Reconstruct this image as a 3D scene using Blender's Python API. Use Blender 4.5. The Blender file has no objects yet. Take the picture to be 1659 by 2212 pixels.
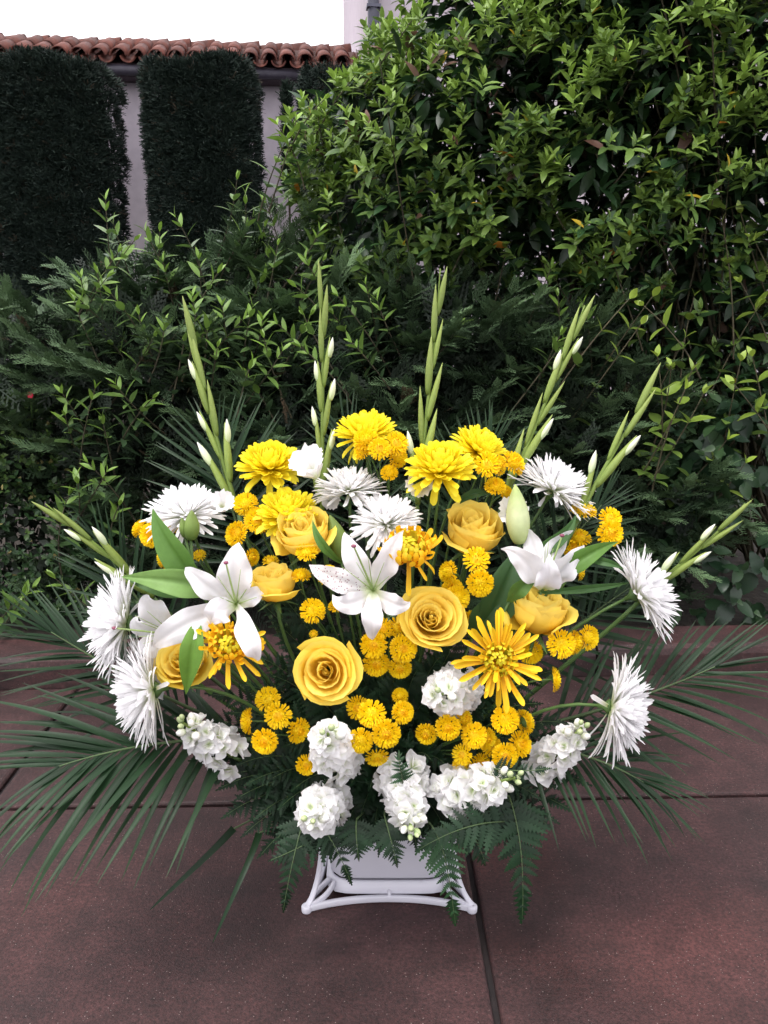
import bpy, math, random
import numpy as np
from mathutils import Vector, Matrix, Quaternion

random.seed(7)
RNG = np.random.default_rng(11)
PI = math.pi
scene = bpy.context.scene
COL = scene.collection

# ------------------------------------------------------------------ camera
CAM_H, PITCH, FPX, CX, CY = 1.10, math.radians(14.2), 1784.0, 829.5, 1106.0
cam_d = bpy.data.cameras.new('camera')
cam = bpy.data.objects.new('camera', cam_d)
COL.objects.link(cam)
cam.location = (0, 0, CAM_H)
cam.rotation_euler = (PI / 2 - PITCH, 0, 0)
cam_d.sensor_fit = 'VERTICAL'
cam_d.sensor_height = 24.0
cam_d.lens = 24.0 * FPX / 2212.0
cam_d.clip_start = 0.05
cam_d.clip_end = 500
scene.camera = cam

# ------------------------------------------------------------------ sky, sun, exposure
SUN_EL, SUN_AZ = math.radians(62), math.radians(-35)     # azimuth from +Y, towards -X
w = bpy.data.worlds.new('World')
scene.world = w
w.use_nodes = True
nt = w.node_tree
bg = nt.nodes['Background']
sky = nt.nodes.new('ShaderNodeTexSky')
sky.sky_type = 'NISHITA'
sky.sun_disc = False
sky.sun_elevation = SUN_EL
sky.sun_rotation = SUN_AZ
sky.dust_density = 6.0
sc = nt.nodes.new('ShaderNodeVectorMath'); sc.operation = 'SCALE'; sc.inputs[3].default_value = 0.05
mx = nt.nodes.new('ShaderNodeMix'); mx.data_type = 'RGBA'
mx.inputs[0].default_value = 0.92                          # thick even cloud over the clear sky
mx.inputs[7].default_value = (1.0, 0.985, 1.03, 1)
nt.links.new(sky.outputs[0], sc.inputs[0])
nt.links.new(sc.outputs[0], mx.inputs[6])
nt.links.new(mx.outputs[2], bg.inputs[0])
bg.inputs[1].default_value = 1.05
sun_d = bpy.data.lights.new('sun', 'SUN')
sun_d.energy = 1.3
sun_d.angle = math.radians(25)
sun_d.color = (1.0, 0.97, 0.93)
sun = bpy.data.objects.new('sun', sun_d)
COL.objects.link(sun)
sdir = Vector((math.cos(SUN_EL) * math.sin(SUN_AZ), math.cos(SUN_EL) * math.cos(SUN_AZ), math.sin(SUN_EL)))
sdir = Vector((-0.30, -0.25, 0.92)).normalized()
sun.rotation_euler = sdir.to_track_quat('Z', 'Y').to_euler()
sky.sun_elevation = math.asin(sdir.z)
sky.sun_rotation = math.atan2(sdir.x, sdir.y)
vs = scene.view_settings
vs.view_transform = 'Standard'
vs.look = 'None'
vs.exposure = 1.12
vs.gamma = 1.0
vs.use_curve_mapping = False
scene.cycles.use_denoising = True
scene.cycles.use_adaptive_sampling = True
scene.cycles.adaptive_threshold = 0.03
scene.cycles.caustics_reflective = False
scene.cycles.caustics_refractive = False
scene.cycles.max_bounces = 6
scene.cycles.diffuse_bounces = 5
scene.cycles.transmission_bounces = 4
scene.cycles.transparent_max_bounces = 8


# ------------------------------------------------------------------ helpers
def V3(*a): return Vector(a)


def ray(u, v):
    a, b = (u - CX) / FPX, (CY - v) / FPX
    cp, sp = math.cos(PITCH), math.sin(PITCH)
    return Vector((a, cp + b * sp, -sp + b * cp))


def pt(u, v, Y):
    """the point at world depth Y that lies on the sight line of photo point (u, v)"""
    d = ray(u, v)
    return Vector((0, 0, CAM_H)) + d * (Y / d.y)


def mpp(u, v, Y):
    return Y / ray(u, v).y / FPX


def gnd(u, v, z=0.0):
    d = ray(u, v)
    return Vector((0, 0, CAM_H)) + d * ((z - CAM_H) / d.z)


def unit(v):
    v = Vector(v)
    return v.normalized() if v.length > 1e-9 else Vector((0, 0, 1))


def frame(x, zhint):
    """3x3 with X = x and Z as near zhint as it can be"""
    x = unit(x)
    y = Vector(zhint).cross(x)
    if y.length < 1e-5:
        y = Vector((0.3, 1, 0.2)).cross(x)
    y.normalize()
    z = x.cross(y)
    return Matrix((x, y, z)).transposed()


def zframe(n, roll=0.0):
    n = unit(n)
    x = Vector((1, 0, 0)) - n * n.x
    if x.length < 1e-3:
        x = Vector((0, 1, 0)) - n * n.y
    x.normalize()
    y = n.cross(x)
    return Matrix((x, y, n)).transposed() @ Matrix.Rotation(roll, 3, 'Z')


def bez(p, n):
    P = [Vector(q) for q in p]
    out = []
    for i in range(n + 1):
        t = i / n
        Q = P[:]
        while len(Q) > 1:
            Q = [Q[k].lerp(Q[k + 1], t) for k in range(len(Q) - 1)]
        out.append(Q[0])
    return out


def mesh(name, V, F, smooth=True, col=None):
    me = bpy.data.meshes.new(name)
    me.from_pydata([tuple(v) for v in V], [], F)
    if smooth:
        me.polygons.foreach_set('use_smooth', [True] * len(me.polygons))
    me.update()
    return me


def link(name, me, mat=None, parent=None, M=None):
    o = bpy.data.objects.new(name, me)
    COL.objects.link(o)
    if mat is not None and me is not None and not me.materials:
        me.materials.append(mat)
    if parent is not None:
        o.parent = parent
    if M is not None:
        o.matrix_basis = M
    return o


WM = {}


def tag(o, label=None, cat=None, group=None, kind=None):
    if label: o['label'] = label
    if cat: o['category'] = cat
    if group: o['group'] = group
    if kind: o['kind'] = kind
    return o


def thing(name, label, cat, loc, rot=None, group=None):
    o = bpy.data.objects.new(name, None)
    o.empty_display_size = 0.02
    COL.objects.link(o)
    M = (rot.to_4x4() if rot is not None else Matrix.Identity(4))
    M.translation = Vector(loc)
    o.matrix_basis = M
    WM[o.name] = M.inverted()
    return tag(o, label, cat, group)


def wpart(name, VF, mat, root, smooth=True, kind=None):
    """a part whose mesh is given in world coordinates"""
    V, F = VF
    if root is not None and root.name in WM:
        I = WM[root.name]
        V = [I @ Vector(v) for v in V]
    o = link(name, mesh(name, V, F, smooth), mat, root)
    if kind: o['kind'] = kind
    return o


def grid(fn, nu, nv):
    V = [fn(i / nu, j / nv * 2 - 1) for i in range(nu + 1) for j in range(nv + 1)]
    F = [(i * (nv + 1) + j, (i + 1) * (nv + 1) + j, (i + 1) * (nv + 1) + j + 1, i * (nv + 1) + j + 1)
         for i in range(nu) for j in range(nv)]
    return V, F


def merge(*parts):
    V, F = [], []
    for v, f in parts:
        b = len(V)
        V += list(v)
        F += [tuple(i + b for i in q) for q in f]
    return V, F


def xf(VF, M):
    return [M @ Vector(v) for v in VF[0]], VF[1]


def tube(pts, rad, n=6, cap=True):
    V, F = [], []
    m = len(pts)
    up = Vector((0.13, 0.4, 0.9))
    for i, p in enumerate(pts):
        p = Vector(p)
        t = unit(Vector(pts[min(i + 1, m - 1)]) - Vector(pts[max(i - 1, 0)]))
        s = t.cross(up)
        if s.length < 1e-4: s = t.cross(Vector((1, 0, 0)))
        s.normalize()
        q = s.cross(t)
        r = rad(i / (m - 1)) if callable(rad) else rad
        for k in range(n):
            a = 2 * PI * k / n
            V.append(p + s * (r * math.cos(a)) + q * (r * math.sin(a)))
    for i in range(m - 1):
        for k in range(n):
            F.append((i * n + k, i * n + (k + 1) % n, (i + 1) * n + (k + 1) % n, (i + 1) * n + k))
    if cap:
        F.append(tuple(range(n - 1, -1, -1)))
        F.append(tuple(range((m - 1) * n, m * n)))
    return V, F


def box(x0, x1, y0, y1, z0, z1):
    V = [(x, y, z) for x in (x0, x1) for y in (y0, y1) for z in (z0, z1)]
    F = [(0, 1, 3, 2), (4, 6, 7, 5), (0, 4, 5, 1), (2, 3, 7, 6), (0, 2, 6, 4), (1, 5, 7, 3)]
    return V, F


def lathe(prof, n=12):
    V, F = [], []
    for r, z in prof:
        for k in range(n):
            a = 2 * PI * k / n
            V.append(Vector((r * math.cos(a), r * math.sin(a), z)))
    for i in range(len(prof) - 1):
        for k in range(n):
            F.append((i * n + k, i * n + (k + 1) % n, (i + 1) * n + (k + 1) % n, (i + 1) * n + k))
    return V, F


def ribbon(P, wfn, hint, fold=0.2, nu=8, nv=2, ruffle=0.0, fr=9.0, twist=0.0, groove=0.0, pleat=0.0):
    """a blade along bezier points P; wfn(t) half width; hint = side that faces the viewer"""
    pts = bez(P, nu)
    hint = Vector(hint)
    V = []
    ph = random.random() * 6
    for i, p in enumerate(pts):
        t = i / nu
        tg = unit(pts[min(i + 1, nu)] - pts[max(i - 1, 0)])
        s = tg.cross(hint)
        if s.length < 1e-4: s = tg.cross(Vector((0.2, 0.5, 1)))
        s.normalize()
        n = s.cross(tg)
        if twist:
            q = Quaternion(tg, twist * t)
            s = q @ s
            n = q @ n
        w_ = wfn(t)
        for j in range(nv + 1):
            a = j / nv * 2 - 1
            V.append(p + s * (w_ * a) + n * (w_ * (fold * abs(a) ** 1.5 - groove * math.exp(-30 * a * a) + pleat * math.cos(a * 15.7) + ruffle * a * a * math.sin(fr * t + ph + (1.7 if a > 0 else 0)))))
    F = [(i * (nv + 1) + j, (i + 1) * (nv + 1) + j, (i + 1) * (nv + 1) + j + 1, i * (nv + 1) + j + 1)
         for i in range(nu) for j in range(nv)]
    return V, F


# ---- many small pieces joined into one mesh by numpy
def frames_np(X, Zh):
    X = X / np.linalg.norm(X, axis=1, keepdims=True)
    Y = np.cross(Zh, X)
    Y /= np.maximum(np.linalg.norm(Y, axis=1, keepdims=True), 1e-6)
    Z = np.cross(X, Y)
    return np.stack([X, Y, Z], axis=2)


def joined(name, proto, R, S, T, colr, mat, parent=None, kind='stuff', smooth=False):
    pv = np.array([tuple(v) for v in proto[0]], dtype=np.float32)
    F = proto[1]
    k, n = len(T), len(pv)
    P = np.einsum('kij,nj->kni', R, pv) * S[:, None, None] + T[:, None, :]
    me = bpy.data.meshes.new(name)
    me.vertices.add(k * n)
    me.vertices.foreach_set('co', P.astype(np.float32).ravel())
    ls = np.array([len(f) for f in F], dtype=np.int32)
    li = np.concatenate([np.array(f, dtype=np.int32) for f in F])
    L = (li[None, :] + (np.arange(k, dtype=np.int32) * n)[:, None]).ravel()
    tot = np.tile(ls, k)
    start = np.concatenate([[0], np.cumsum(tot)[:-1]]).astype(np.int32)
    me.loops.add(len(L))
    me.loops.foreach_set('vertex_index', L)
    me.polygons.add(len(tot))
    me.polygons.foreach_set('loop_start', start)
    me.polygons.foreach_set('loop_total', tot.astype(np.int32))
    if smooth:
        me.polygons.foreach_set('use_smooth', np.ones(len(tot), dtype=bool))
    at = me.color_attributes.new('tone', 'FLOAT_COLOR', 'POINT')
    C4 = np.ones((k, n, 4), dtype=np.float32)
    C4[:, :, :3] = colr[:, None, :]
    at.data.foreach_set('color', C4.ravel())
    me.update()
    me.validate()
    o = link(name, me, mat, parent)
    if parent is not None and parent.name in WM:
        o.matrix_basis = WM[parent.name]
    if kind: o['kind'] = kind
    return o


# ------------------------------------------------------------------ materials
def N(t, typ, **kw):
    n = t.nodes.new(typ)
    for k, v in kw.items(): setattr(n, k, v)
    return n


def base_mat(name):
    m = bpy.data.materials.new(name)
    m.use_nodes = True
    t = m.node_tree
    return m, t, t.nodes['Principled BSDF'], t.nodes['Material Output']


def ramp(t, stops, interp='LINEAR'):
    r = N(t, 'ShaderNodeValToRGB')
    cr = r.color_ramp
    cr.interpolation = interp
    while len(cr.elements) < len(stops): cr.elements.new(0.5)
    for e, (p, c) in zip(cr.elements, stops):
        e.position = p
        e.color = (*c, 1)
    return r


def mixc(t, f, a, b, typ='MIX'):
    m = N(t, 'ShaderNodeMix', data_type='RGBA', blend_type=typ)
    for k, s in ((0, f), (6, a), (7, b)):
        if isinstance(s, (int, float)): m.inputs[k].default_value = s
        elif isinstance(s, tuple): m.inputs[k].default_value = (*s[:3], 1)
        else: t.links.new(s, m.inputs[k])
    return m.outputs[2]


def petal_mat(name, stops, rough=0.55, transl=0.3, vary=0.12, veins=0.0, spec=0.3, tone=None, mode='tone', axis=0, spots=False, bump=0.15, vscale=30, plain=False, span=.08):
    """thin living tissue: pigment ramps along the piece (object X), varies from piece to piece; light passes through.
    mode 'attr' takes the pigment from the colour attribute 'tone', 'obj' from the object colour."""
    m, t, b, out = base_mat(name)
    L = t.links
    tc = N(t, 'ShaderNodeTexCoord')
    if mode == 'attr':
        c = N(t, 'ShaderNodeAttribute', attribute_name='tone').outputs['Color']
    elif mode == 'obj':
        c = N(t, 'ShaderNodeObjectInfo').outputs['Color']
    elif mode == 'radial':                                # distance from the throat, 0 to 8 cm
        ln = N(t, 'ShaderNodeVectorMath', operation='LENGTH')
        L.new(tc.outputs['Object'], ln.inputs[0])
        mr0 = N(t, 'ShaderNodeMapRange')
        mr0.inputs[2].default_value = span
        L.new(ln.outputs['Value'], mr0.inputs[0])
        r = ramp(t, stops)
        L.new(mr0.outputs[0], r.inputs[0])
        c = r.outputs[0]
    else:
        sx = N(t, 'ShaderNodeSeparateXYZ')
        L.new(tc.outputs['Object'], sx.inputs[0])
        r = ramp(t, stops)
        L.new(sx.outputs[axis], r.inputs[0])
        c = r.outputs[0]
    oi = N(t, 'ShaderNodeObjectInfo')
    if plain:
        veins, vary, bump = 0, 0, 0
    hs = N(t, 'ShaderNodeHueSaturation')
    mr = N(t, 'ShaderNodeMapRange')
    L.new(oi.outputs['Random'], mr.inputs[0])
    mr.inputs[3].default_value = 1 - vary
    mr.inputs[4].default_value = 1 + vary * 0.6
    L.new(mr.outputs[0], hs.inputs['Value'])
    L.new(c, hs.inputs['Color'])
    if not plain: c = hs.outputs[0]
    nz = N(t, 'ShaderNodeTexNoise')
    nz.inputs['Scale'].default_value = vscale
    nz.inputs['Detail'].default_value = 3
    L.new(tc.outputs['Object'], nz.inputs[0])
    if veins:
        c = mixc(t, veins, c, mixc(t, nz.outputs[0], (0.55, 0.55, 0.55), (1.25, 1.25, 1.25)), 'MULTIPLY')
    if spots:
        vo = N(t, 'ShaderNodeTexVoronoi')
        vo.inputs['Scale'].default_value = 230
        L.new(tc.outputs['Object'], vo.inputs[0])
        rr = ramp(t, [(0.0, (1, 1, 1)), (0.22, (1, 1, 1)), (0.3, (0, 0, 0))])
        L.new(vo.outputs['Distance'], rr.inputs[0])
        c = mixc(t, rr.outputs[0], c, (0.35, 0.2, 0.25))
    L.new(c, b.inputs['Base Color'])
    b.inputs['Roughness'].default_value = rough
    b.inputs['Specular IOR Level'].default_value = spec
    bp = N(t, 'ShaderNodeBump')
    bp.inputs['Strength'].default_value = bump
    bp.inputs['Distance'].default_value = 0.002
    L.new(nz.outputs[0], bp.inputs['Height'])
    if bump: L.new(bp.outputs[0], b.inputs['Normal'])
    if transl:
        tr = N(t, 'ShaderNodeBsdfTranslucent')
        L.new(c, tr.inputs[0])
        ms = N(t, 'ShaderNodeMixShader')
        ms.inputs[0].default_value = transl
        L.new(b.outputs[0], ms.inputs[1])
        L.new(tr.outputs[0], ms.inputs[2])
        L.new(ms.outputs[0], out.inputs[0])
    return m


WHITE = petal_mat('white petal', [(0, (.60, .74, .26)), (.22, (.82, .85, .68)), (.5, (.94, .93, .94)), (1, (.95, .94, .95))], vary=.04, transl=.5)
SNOW = petal_mat('ruffled white petal', [(0, (.62, .74, .36)), (.28, (.88, .90, .80)), (.5, (.94, .93, .94)), (1, (.95, .94, .95))], mode='radial', span=1.0, vary=.03, transl=.5, vscale=60)
LILYW = petal_mat('lily white', [(0, (.50, .62, .22)), (.18, (.72, .78, .55)), (.42, (.80, .785, .81)), (1, (.82, .80, .83))], mode='radial', vary=.03, transl=.35, rough=.45, veins=.16, vscale=70, bump=.3)
LILYS = petal_mat('lily white with freckles', [(0, (.50, .62, .22)), (.18, (.72, .78, .55)), (.42, (.80, .785, .81)), (1, (.82, .80, .83))], mode='radial', vary=.03, transl=.35, rough=.45, spots=True)
FLORW = petal_mat('gladiolus floret white', [(0, (.75, .80, .55)), (.4, (.88, .87, .88)), (1, (.9, .89, .91))], axis=2, transl=.35)
YMUM = petal_mat('yellow mum petal', [(0, (.90, .60, .01)), (.45, (.95, .78, .02)), (1, (.97, .86, .06))], vary=.08, transl=.35)
SPID = petal_mat('gold quill petal', [(0, (.72, .30, .01)), (.35, (.84, .46, .01)), (1, (.93, .62, .02))], vary=.12, transl=.25)
SPIDG = petal_mat('green gold quill petal', [(0, (.35, .40, .02)), (.5, (.72, .58, .02)), (1, (.88, .66, .03))], vary=.12, transl=.25)
ROSE = petal_mat('yellow rose petal', [(0, (.985, .62, .03)), (.45, (.99, .735, .085)), (1, (.99, .815, .20))], axis=2, vary=.05, transl=.42, vscale=8, bump=.08)  # orange petal base, deepened to put fold shading into the colour
BUTT = petal_mat('button mum yellow', [(0, (.93, .62, .005)), (.5, (.96, .74, .010)), (1, (.97, .82, .03))], axis=2, vary=.08, transl=.25)
BUTTC = petal_mat('button mum gold disc', [(0, (.80, .45, .003)), (1, (.88, .56, .004))], axis=2, vary=.1, transl=.1)
STEM = petal_mat('green stem', [(0, (.07, .13, .035)), (1, (.08, .15, .04))], transl=0, vary=.2, veins=.5, rough=.5)
GLAD = petal_mat('gladiolus green', [(0, (.18, .26, .055)), (.6, (.27, .35, .085)), (1, (.34, .42, .12))], transl=.2, vary=.15, veins=.4, rough=.42, vscale=18)
GLADW = petal_mat('gladiolus white bud', [(0, (.55, .68, .35)), (.6, (.80, .83, .62)), (1, (.86, .86, .78))], transl=.25, vary=.06)
BUDM = petal_mat('lily bud green', [(0, (.48, .58, .22)), (.5, (.66, .72, .42)), (1, (.40, .50, .16))], transl=.2, vary=.1, veins=.4, vscale=9)
BUDD = petal_mat('young lily bud green', [(0, (.12, .20, .04)), (.6, (.20, .29, .07)), (1, (.16, .22, .06))], transl=.15, vary=.1, veins=.4, vscale=9)
LEAFL = petal_mat('lily leaf', None, mode='obj', transl=.22, vary=.15, veins=.5, rough=.48, spec=.3, vscale=90)
PALM = petal_mat('palm leaflet green', [(0, (.008, .025, .009)), (.6, (.013, .036, .013)), (1, (.022, .044, .018))], transl=.12, vary=.35, veins=.35, rough=.42, spec=.2, vscale=25)
RACH = petal_mat('rachis', [(0, (.07, .11, .045)), (1, (.07, .11, .05))], transl=0, vary=.2, veins=.3)
FERN = petal_mat('leather fern green', [(0, (.006, .021, .008)), (1, (.011, .035, .013))], transl=.1, vary=.4, veins=.4, rough=.5, spec=.22, vscale=12)
FERNB = petal_mat('fresh fern green', [(0, (.012, .042, .015)), (1, (.03, .08, .028))], transl=.15, vary=.3, veins=.4, rough=.5, spec=.25, vscale=12)
LEAFA = petal_mat('shrub foliage', None, mode='attr', transl=.22, vary=0, rough=.42, spec=.4, plain=True)
LEAFO = petal_mat('shrub leaf', None, mode='obj', transl=.25, vary=.12, rough=.34, spec=.5, veins=.4, vscale=5)
CONIF = petal_mat('conifer foliage', None, mode='attr', transl=0, rough=.6, spec=.25, plain=True)
STIG = petal_mat('stigma purple', [(0, (.22, .06, .10)), (1, (.22, .06, .10))], transl=0)
FILA = petal_mat('filament green', [(0, (.42, .55, .22)), (1, (.5, .6, .3))], transl=.2)


def solid(name, colr, rough=0.6, noise=None, bump=0.0, spec=0.4, scale=20, coords='Object'):
    m, t, b, out = base_mat(name)
    tc = N(t, 'ShaderNodeTexCoord')
    nz = N(t, 'ShaderNodeTexNoise')
    nz.inputs['Scale'].default_value = scale
    nz.inputs['Detail'].default_value = 8
    t.links.new(tc.outputs[coords], nz.inputs[0])
    b.inputs['Roughness'].default_value = rough
    b.inputs['Specular IOR Level'].default_value = spec
    if noise:
        r = ramp(t, [(0.3, colr), (0.7, noise)])
        t.links.new(nz.outputs[0], r.inputs[0])
        oi = N(t, 'ShaderNodeObjectInfo')
        hs = N(t, 'ShaderNodeHueSaturation')
        mr = N(t, 'ShaderNodeMapRange')
        t.links.new(oi.outputs['Random'], mr.inputs[0])
        mr.inputs[3].default_value, mr.inputs[4].default_value = 0.75, 1.2
        t.links.new(mr.outputs[0], hs.inputs['Value'])
        t.links.new(r.outputs[0], hs.inputs['Color'])
        t.links.new(hs.outputs[0], b.inputs['Base Color'])
    else:
        b.inputs['Base Color'].default_value = (*colr, 1)
    if bump:
        bp = N(t, 'ShaderNodeBump')
        bp.inputs['Strength'].default_value = bump
        bp.inputs['Distance'].default_value = 0.01
        t.links.new(nz.outputs[0], bp.inputs['Height'])
        t.links.new(bp.outputs[0], b.inputs['Normal'])
    return m


def pavement_mat(name, dark, light, red):
    m, t, b, out = base_mat(name)
    L = t.links
    g = N(t, 'ShaderNodeNewGeometry')
    n1 = N(t, 'ShaderNodeTexNoise'); n1.inputs['Scale'].default_value = 2.6; n1.inputs['Detail'].default_value = 9; n1.inputs['Roughness'].default_value = .62
    n2 = N(t, 'ShaderNodeTexNoise'); n2.inputs['Scale'].default_value = 150; n2.inputs['Detail'].default_value = 5; n2.inputs['Roughness'].default_value = .75
    n3 = N(t, 'ShaderNodeTexNoise'); n3.inputs['Scale'].default_value = 0.9; n3.inputs['Detail'].default_value = 3
    vo = N(t, 'ShaderNodeTexVoronoi'); vo.inputs['Scale'].default_value = 160
    vr = N(t, 'ShaderNodeTexVoronoi'); vr.inputs['Scale'].default_value = 330
    for n in (n1, n2, n3, vo, vr): L.new(g.outputs['Position'], n.inputs['Vector'])
    r1 = ramp(t, [(0.38, dark), (0.62, light)])
    L.new(n1.outputs[0], r1.inputs[0])
    r3 = ramp(t, [(0.52, (0, 0, 0)), (0.72, (1, 1, 1))])
    L.new(n3.outputs[0], r3.inputs[0])
    c = mixc(t, r3.outputs[0], r1.outputs[0], red)
    r2 = ramp(t, [(0.34, (.30, .30, .30)), (0.66, (1.9, 1.85, 1.85))])
    L.new(n2.outputs[0], r2.inputs[0])
    c = mixc(t, 0.85, c, r2.outputs[0], 'MULTIPLY')
    n4 = N(t, 'ShaderNodeTexNoise'); n4.inputs['Scale'].default_value = 17; n4.inputs['Detail'].default_value = 7; n4.inputs['Roughness'].default_value = .7
    L.new(g.outputs['Position'], n4.inputs['Vector'])
    r4 = ramp(t, [(0.33, (.62, .62, .62)), (0.67, (1.35, 1.33, 1.33))])
    L.new(n4.outputs[0], r4.inputs[0])
    c = mixc(t, 0.8, c, r4.outputs[0], 'MULTIPLY')
    # pale grains of sand showing in the worn surface
    rs = ramp(t, [(0.0, (1, 1, 1)), (0.09, (1, 1, 1)), (0.17, (0, 0, 0))])
    L.new(vo.outputs['Distance'], rs.inputs[0])
    sp = N(t, 'ShaderNodeSeparateColor'); L.new(vo.outputs['Color'], sp.inputs[0])
    gt = N(t, 'ShaderNodeMath', operation='GREATER_THAN'); gt.inputs[1].default_value = 0.72
    L.new(sp.outputs[0], gt.inputs[0])
    mu = N(t, 'ShaderNodeMath', operation='MULTIPLY'); L.new(rs.outputs[0], mu.inputs[0]); L.new(gt.outputs[0], mu.inputs[1])
    c = mixc(t, mu.outputs[0], c, (.20, .15, .14))
    L.new(c, b.inputs['Base Color'])
    rr = ramp(t, [(0.35, (.55, .55, .55)), (0.7, (.85, .85, .85))])
    L.new(n1.outputs[0], rr.inputs[0])
    L.new(rr.outputs[0], b.inputs['Roughness'])
    b.inputs['Specular IOR Level'].default_value = 0.4
    ad = N(t, 'ShaderNodeMath', operation='ADD'); L.new(n2.outputs[0], ad.inputs[0]); L.new(vr.outputs['Distance'], ad.inputs[1])
    bp = N(t, 'ShaderNodeBump'); bp.inputs['Strength'].default_value = .35; bp.inputs['Distance'].default_value = .0015
    L.new(ad.outputs[0], bp.inputs['Height'])
    L.new(bp.outputs[0], b.inputs['Normal'])
    return m


PAVE = pavement_mat('red brown exposed concrete', (.0170, .0070, .0072), (.040, .0168, .0168), (.082, .0235, .0200))
JOINT = solid('joint filler', (.012, .010, .011), .9, (.03, .022, .022), .3)
SOIL = solid('dark soil', (.02, .016, .012), .95, (.04, .03, .022), .8, scale=30)
STUCCO = solid('lilac white stucco', (.60, .53, .60), .9, (.70, .62, .69), .35, scale=9)
STUCCO2 = solid('pink grey stucco', (.40, .35, .39), .9, (.45, .40, .435), .3, scale=7)
TILE = solid('clay tile', (.055, .019, .016), .8, (.16, .050, .034), .3, scale=14)
MORTAR = solid('grey mortar', (.22, .15, .14), .9, (.30, .2, .18), .4, scale=25)
GUTTER = solid('dark gutter metal', (.03, .026, .04), .5, (.05, .045, .06))
PIPE = solid('grey downspout', (.05, .05, .075), .5, (.07, .07, .1))
WOOD = solid('dark eave board', (.05, .035, .045), .8, (.07, .05, .06))
PLAST = solid('white plastic', (.53, .52, .58), .38, None, .02, spec=.5)
BARK = solid('grey brown bark', (.06, .042, .032), .9, (.13, .10, .08), .6, scale=40)
TWIG = solid('twig', (.035, .028, .018), .85, (.085, .075, .04), .4, scale=40)
FOAM = solid('wet floral foam', (.02, .05, .02), .95, (.03, .06, .03), .5)

# ------------------------------------------------------------------ ground, pavement, kerb
V, F = box(-60, 60, -30, 90, -0.6, -0.25)
tag(link('ground', mesh('ground', V, F, False), SOIL), kind='structure')

JR0, JR1 = gnd(1018, 1878), gnd(1077, 2211)
dj = unit(JR0 - JR1)                                   # joint direction, away from the camera
JL = gnd(73, 1611)
C0, C1 = gnd(0, 1745), gnd(1659, 1715)
dc = unit(C1 - C0)
K0, K1 = gnd(0, 1488), gnd(1659, 1450)
dk = unit(K1 - K0)


def isect(p, d, q, e):
    # p + s d meets q + t e in the ground plane
    den = d.x * e.y - d.y * e.x
    s = ((q.x - p.x) * e.y - (q.y - p.y) * e.x) / den
    return p + d * s


wj = (JR0 - isect(JL, dj, JR0, dc)).length
pave = thing('pavement', None, None, (0, 0, 0))
pave['kind'] = 'structure'
jg = 0.006
rows = [-1.55, -0.0, None]
cross = [C0 - dj * 3.1, C0 - dj * 1.55, C0, K0]
cdir = [dc, dc, dc, dk]
for i in range(-3, 4):
    a = JR0 + dc * (wj * i)
    b_ = JR0 + dc * (wj * (i + 1))
    for r in range(3):
        q = []
        for (line, off) in ((a, jg), (b_, -jg)):
            for (k, o2) in ((r, jg), (r + 1, -jg)):
                p = isect(line + dc * off, dj, cross[k] + dj * o2, cdir[k])
                q.append(p)
        c4 = [q[0], q[2], q[3], q[1]]
        cen = sum(c4, Vector()) / 4
        top = [p for p in c4]
        V, F = [], []
        for (ins, z) in ((0.0, -0.06), (0.0, -0.005), (0.003, -0.0015), (0.008, 0.0)):
            for p in top:
                V.append(Vector((p.x, p.y, z)) + unit(cen - p) * ins * 1.4)
        for l in range(3):
            for k in range(4):
                F.append((l * 4 + k, l * 4 + (k + 1) % 4, (l + 1) * 4 + (k + 1) % 4, (l + 1) * 4 + k))
        F.append((12, 13, 14, 15))
        link('slab', mesh('slab', V, F, False), PAVE, pave)
V, F = box(-7, 7, -4, 2.6, -0.2, -0.014)
wpart('joint_bed', (V, F), JOINT, pave, False)

# kerb: a rounded red concrete step along the planting bed, cast in long pieces
KH = 0.092
kn = Vector((-dk.y, dk.x, 0))
kerb = thing('kerb', None, None, (0, 0, 0))
kerb['kind'] = 'structure'
prof = [(0.0, -0.1), (0.0, KH - 0.03), (0.006, KH - 0.012), (0.02, KH - 0.002), (0.035, KH), (0.15, KH), (0.16, KH - 0.01), (0.16, -0.1)]
for x0, x1 in ((-4.2, -1.9), (-1.9, 0.62), (0.62, 3.2), (3.2, 5.5)):
    V, F = [], []
    o = K0.lerp(K1, 0.5)
    for x in (x0 + 0.004, x1 - 0.004):
        for (d, z) in prof:
            V.append(o + dk * x + kn * d + Vector((0, 0, z)))
    n = len(prof)
    for k in range(n - 1): F.append((k, k + 1, n + k + 1, n + k))
    F += [tuple(range(n - 1, -1, -1)), tuple(range(n, 2 * n))]
    wpart('kerb_stone', (V, F), PAVE, kerb, False)
bedc = K0.lerp(K1, 0.5)


def bed(u, v):
    x, y = (u - .5) * 16, 0.16 + (v * .5 + .5) * 6.5
    p = bedc + dk * x + kn * y
    return p + Vector((0, 0, 0.045 + 0.03 * math.sin(x * 3.1) * math.sin(y * 2.7 + 1)))


tag(link('planting_bed', mesh('planting_bed', *grid(bed, 30, 14)), SOIL), kind='structure')

# ------------------------------------------------------------------ buildings behind
by = math.radians(6.0)
BD = Vector((math.cos(by), math.sin(by), 0))            # along the eave, to the right and away
BN = Vector((-math.sin(by), math.cos(by), 0))           # into the building
E0 = pt(225, 147, 10.0)                                 # a point of the gutter line
EZ = E0.z


def bp_(s, d, z):
    return E0 + BD * s + BN * d + Vector((0, 0, z - EZ))


def bbox(s0, s1, d0, d1, z0, z1):
    V = [bp_(s, d, z) for s in (s0, s1) for d in (d0, d1) for z in (z0, z1)]
    return V, box(0, 1, 0, 1, 0, 1)[1]


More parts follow.
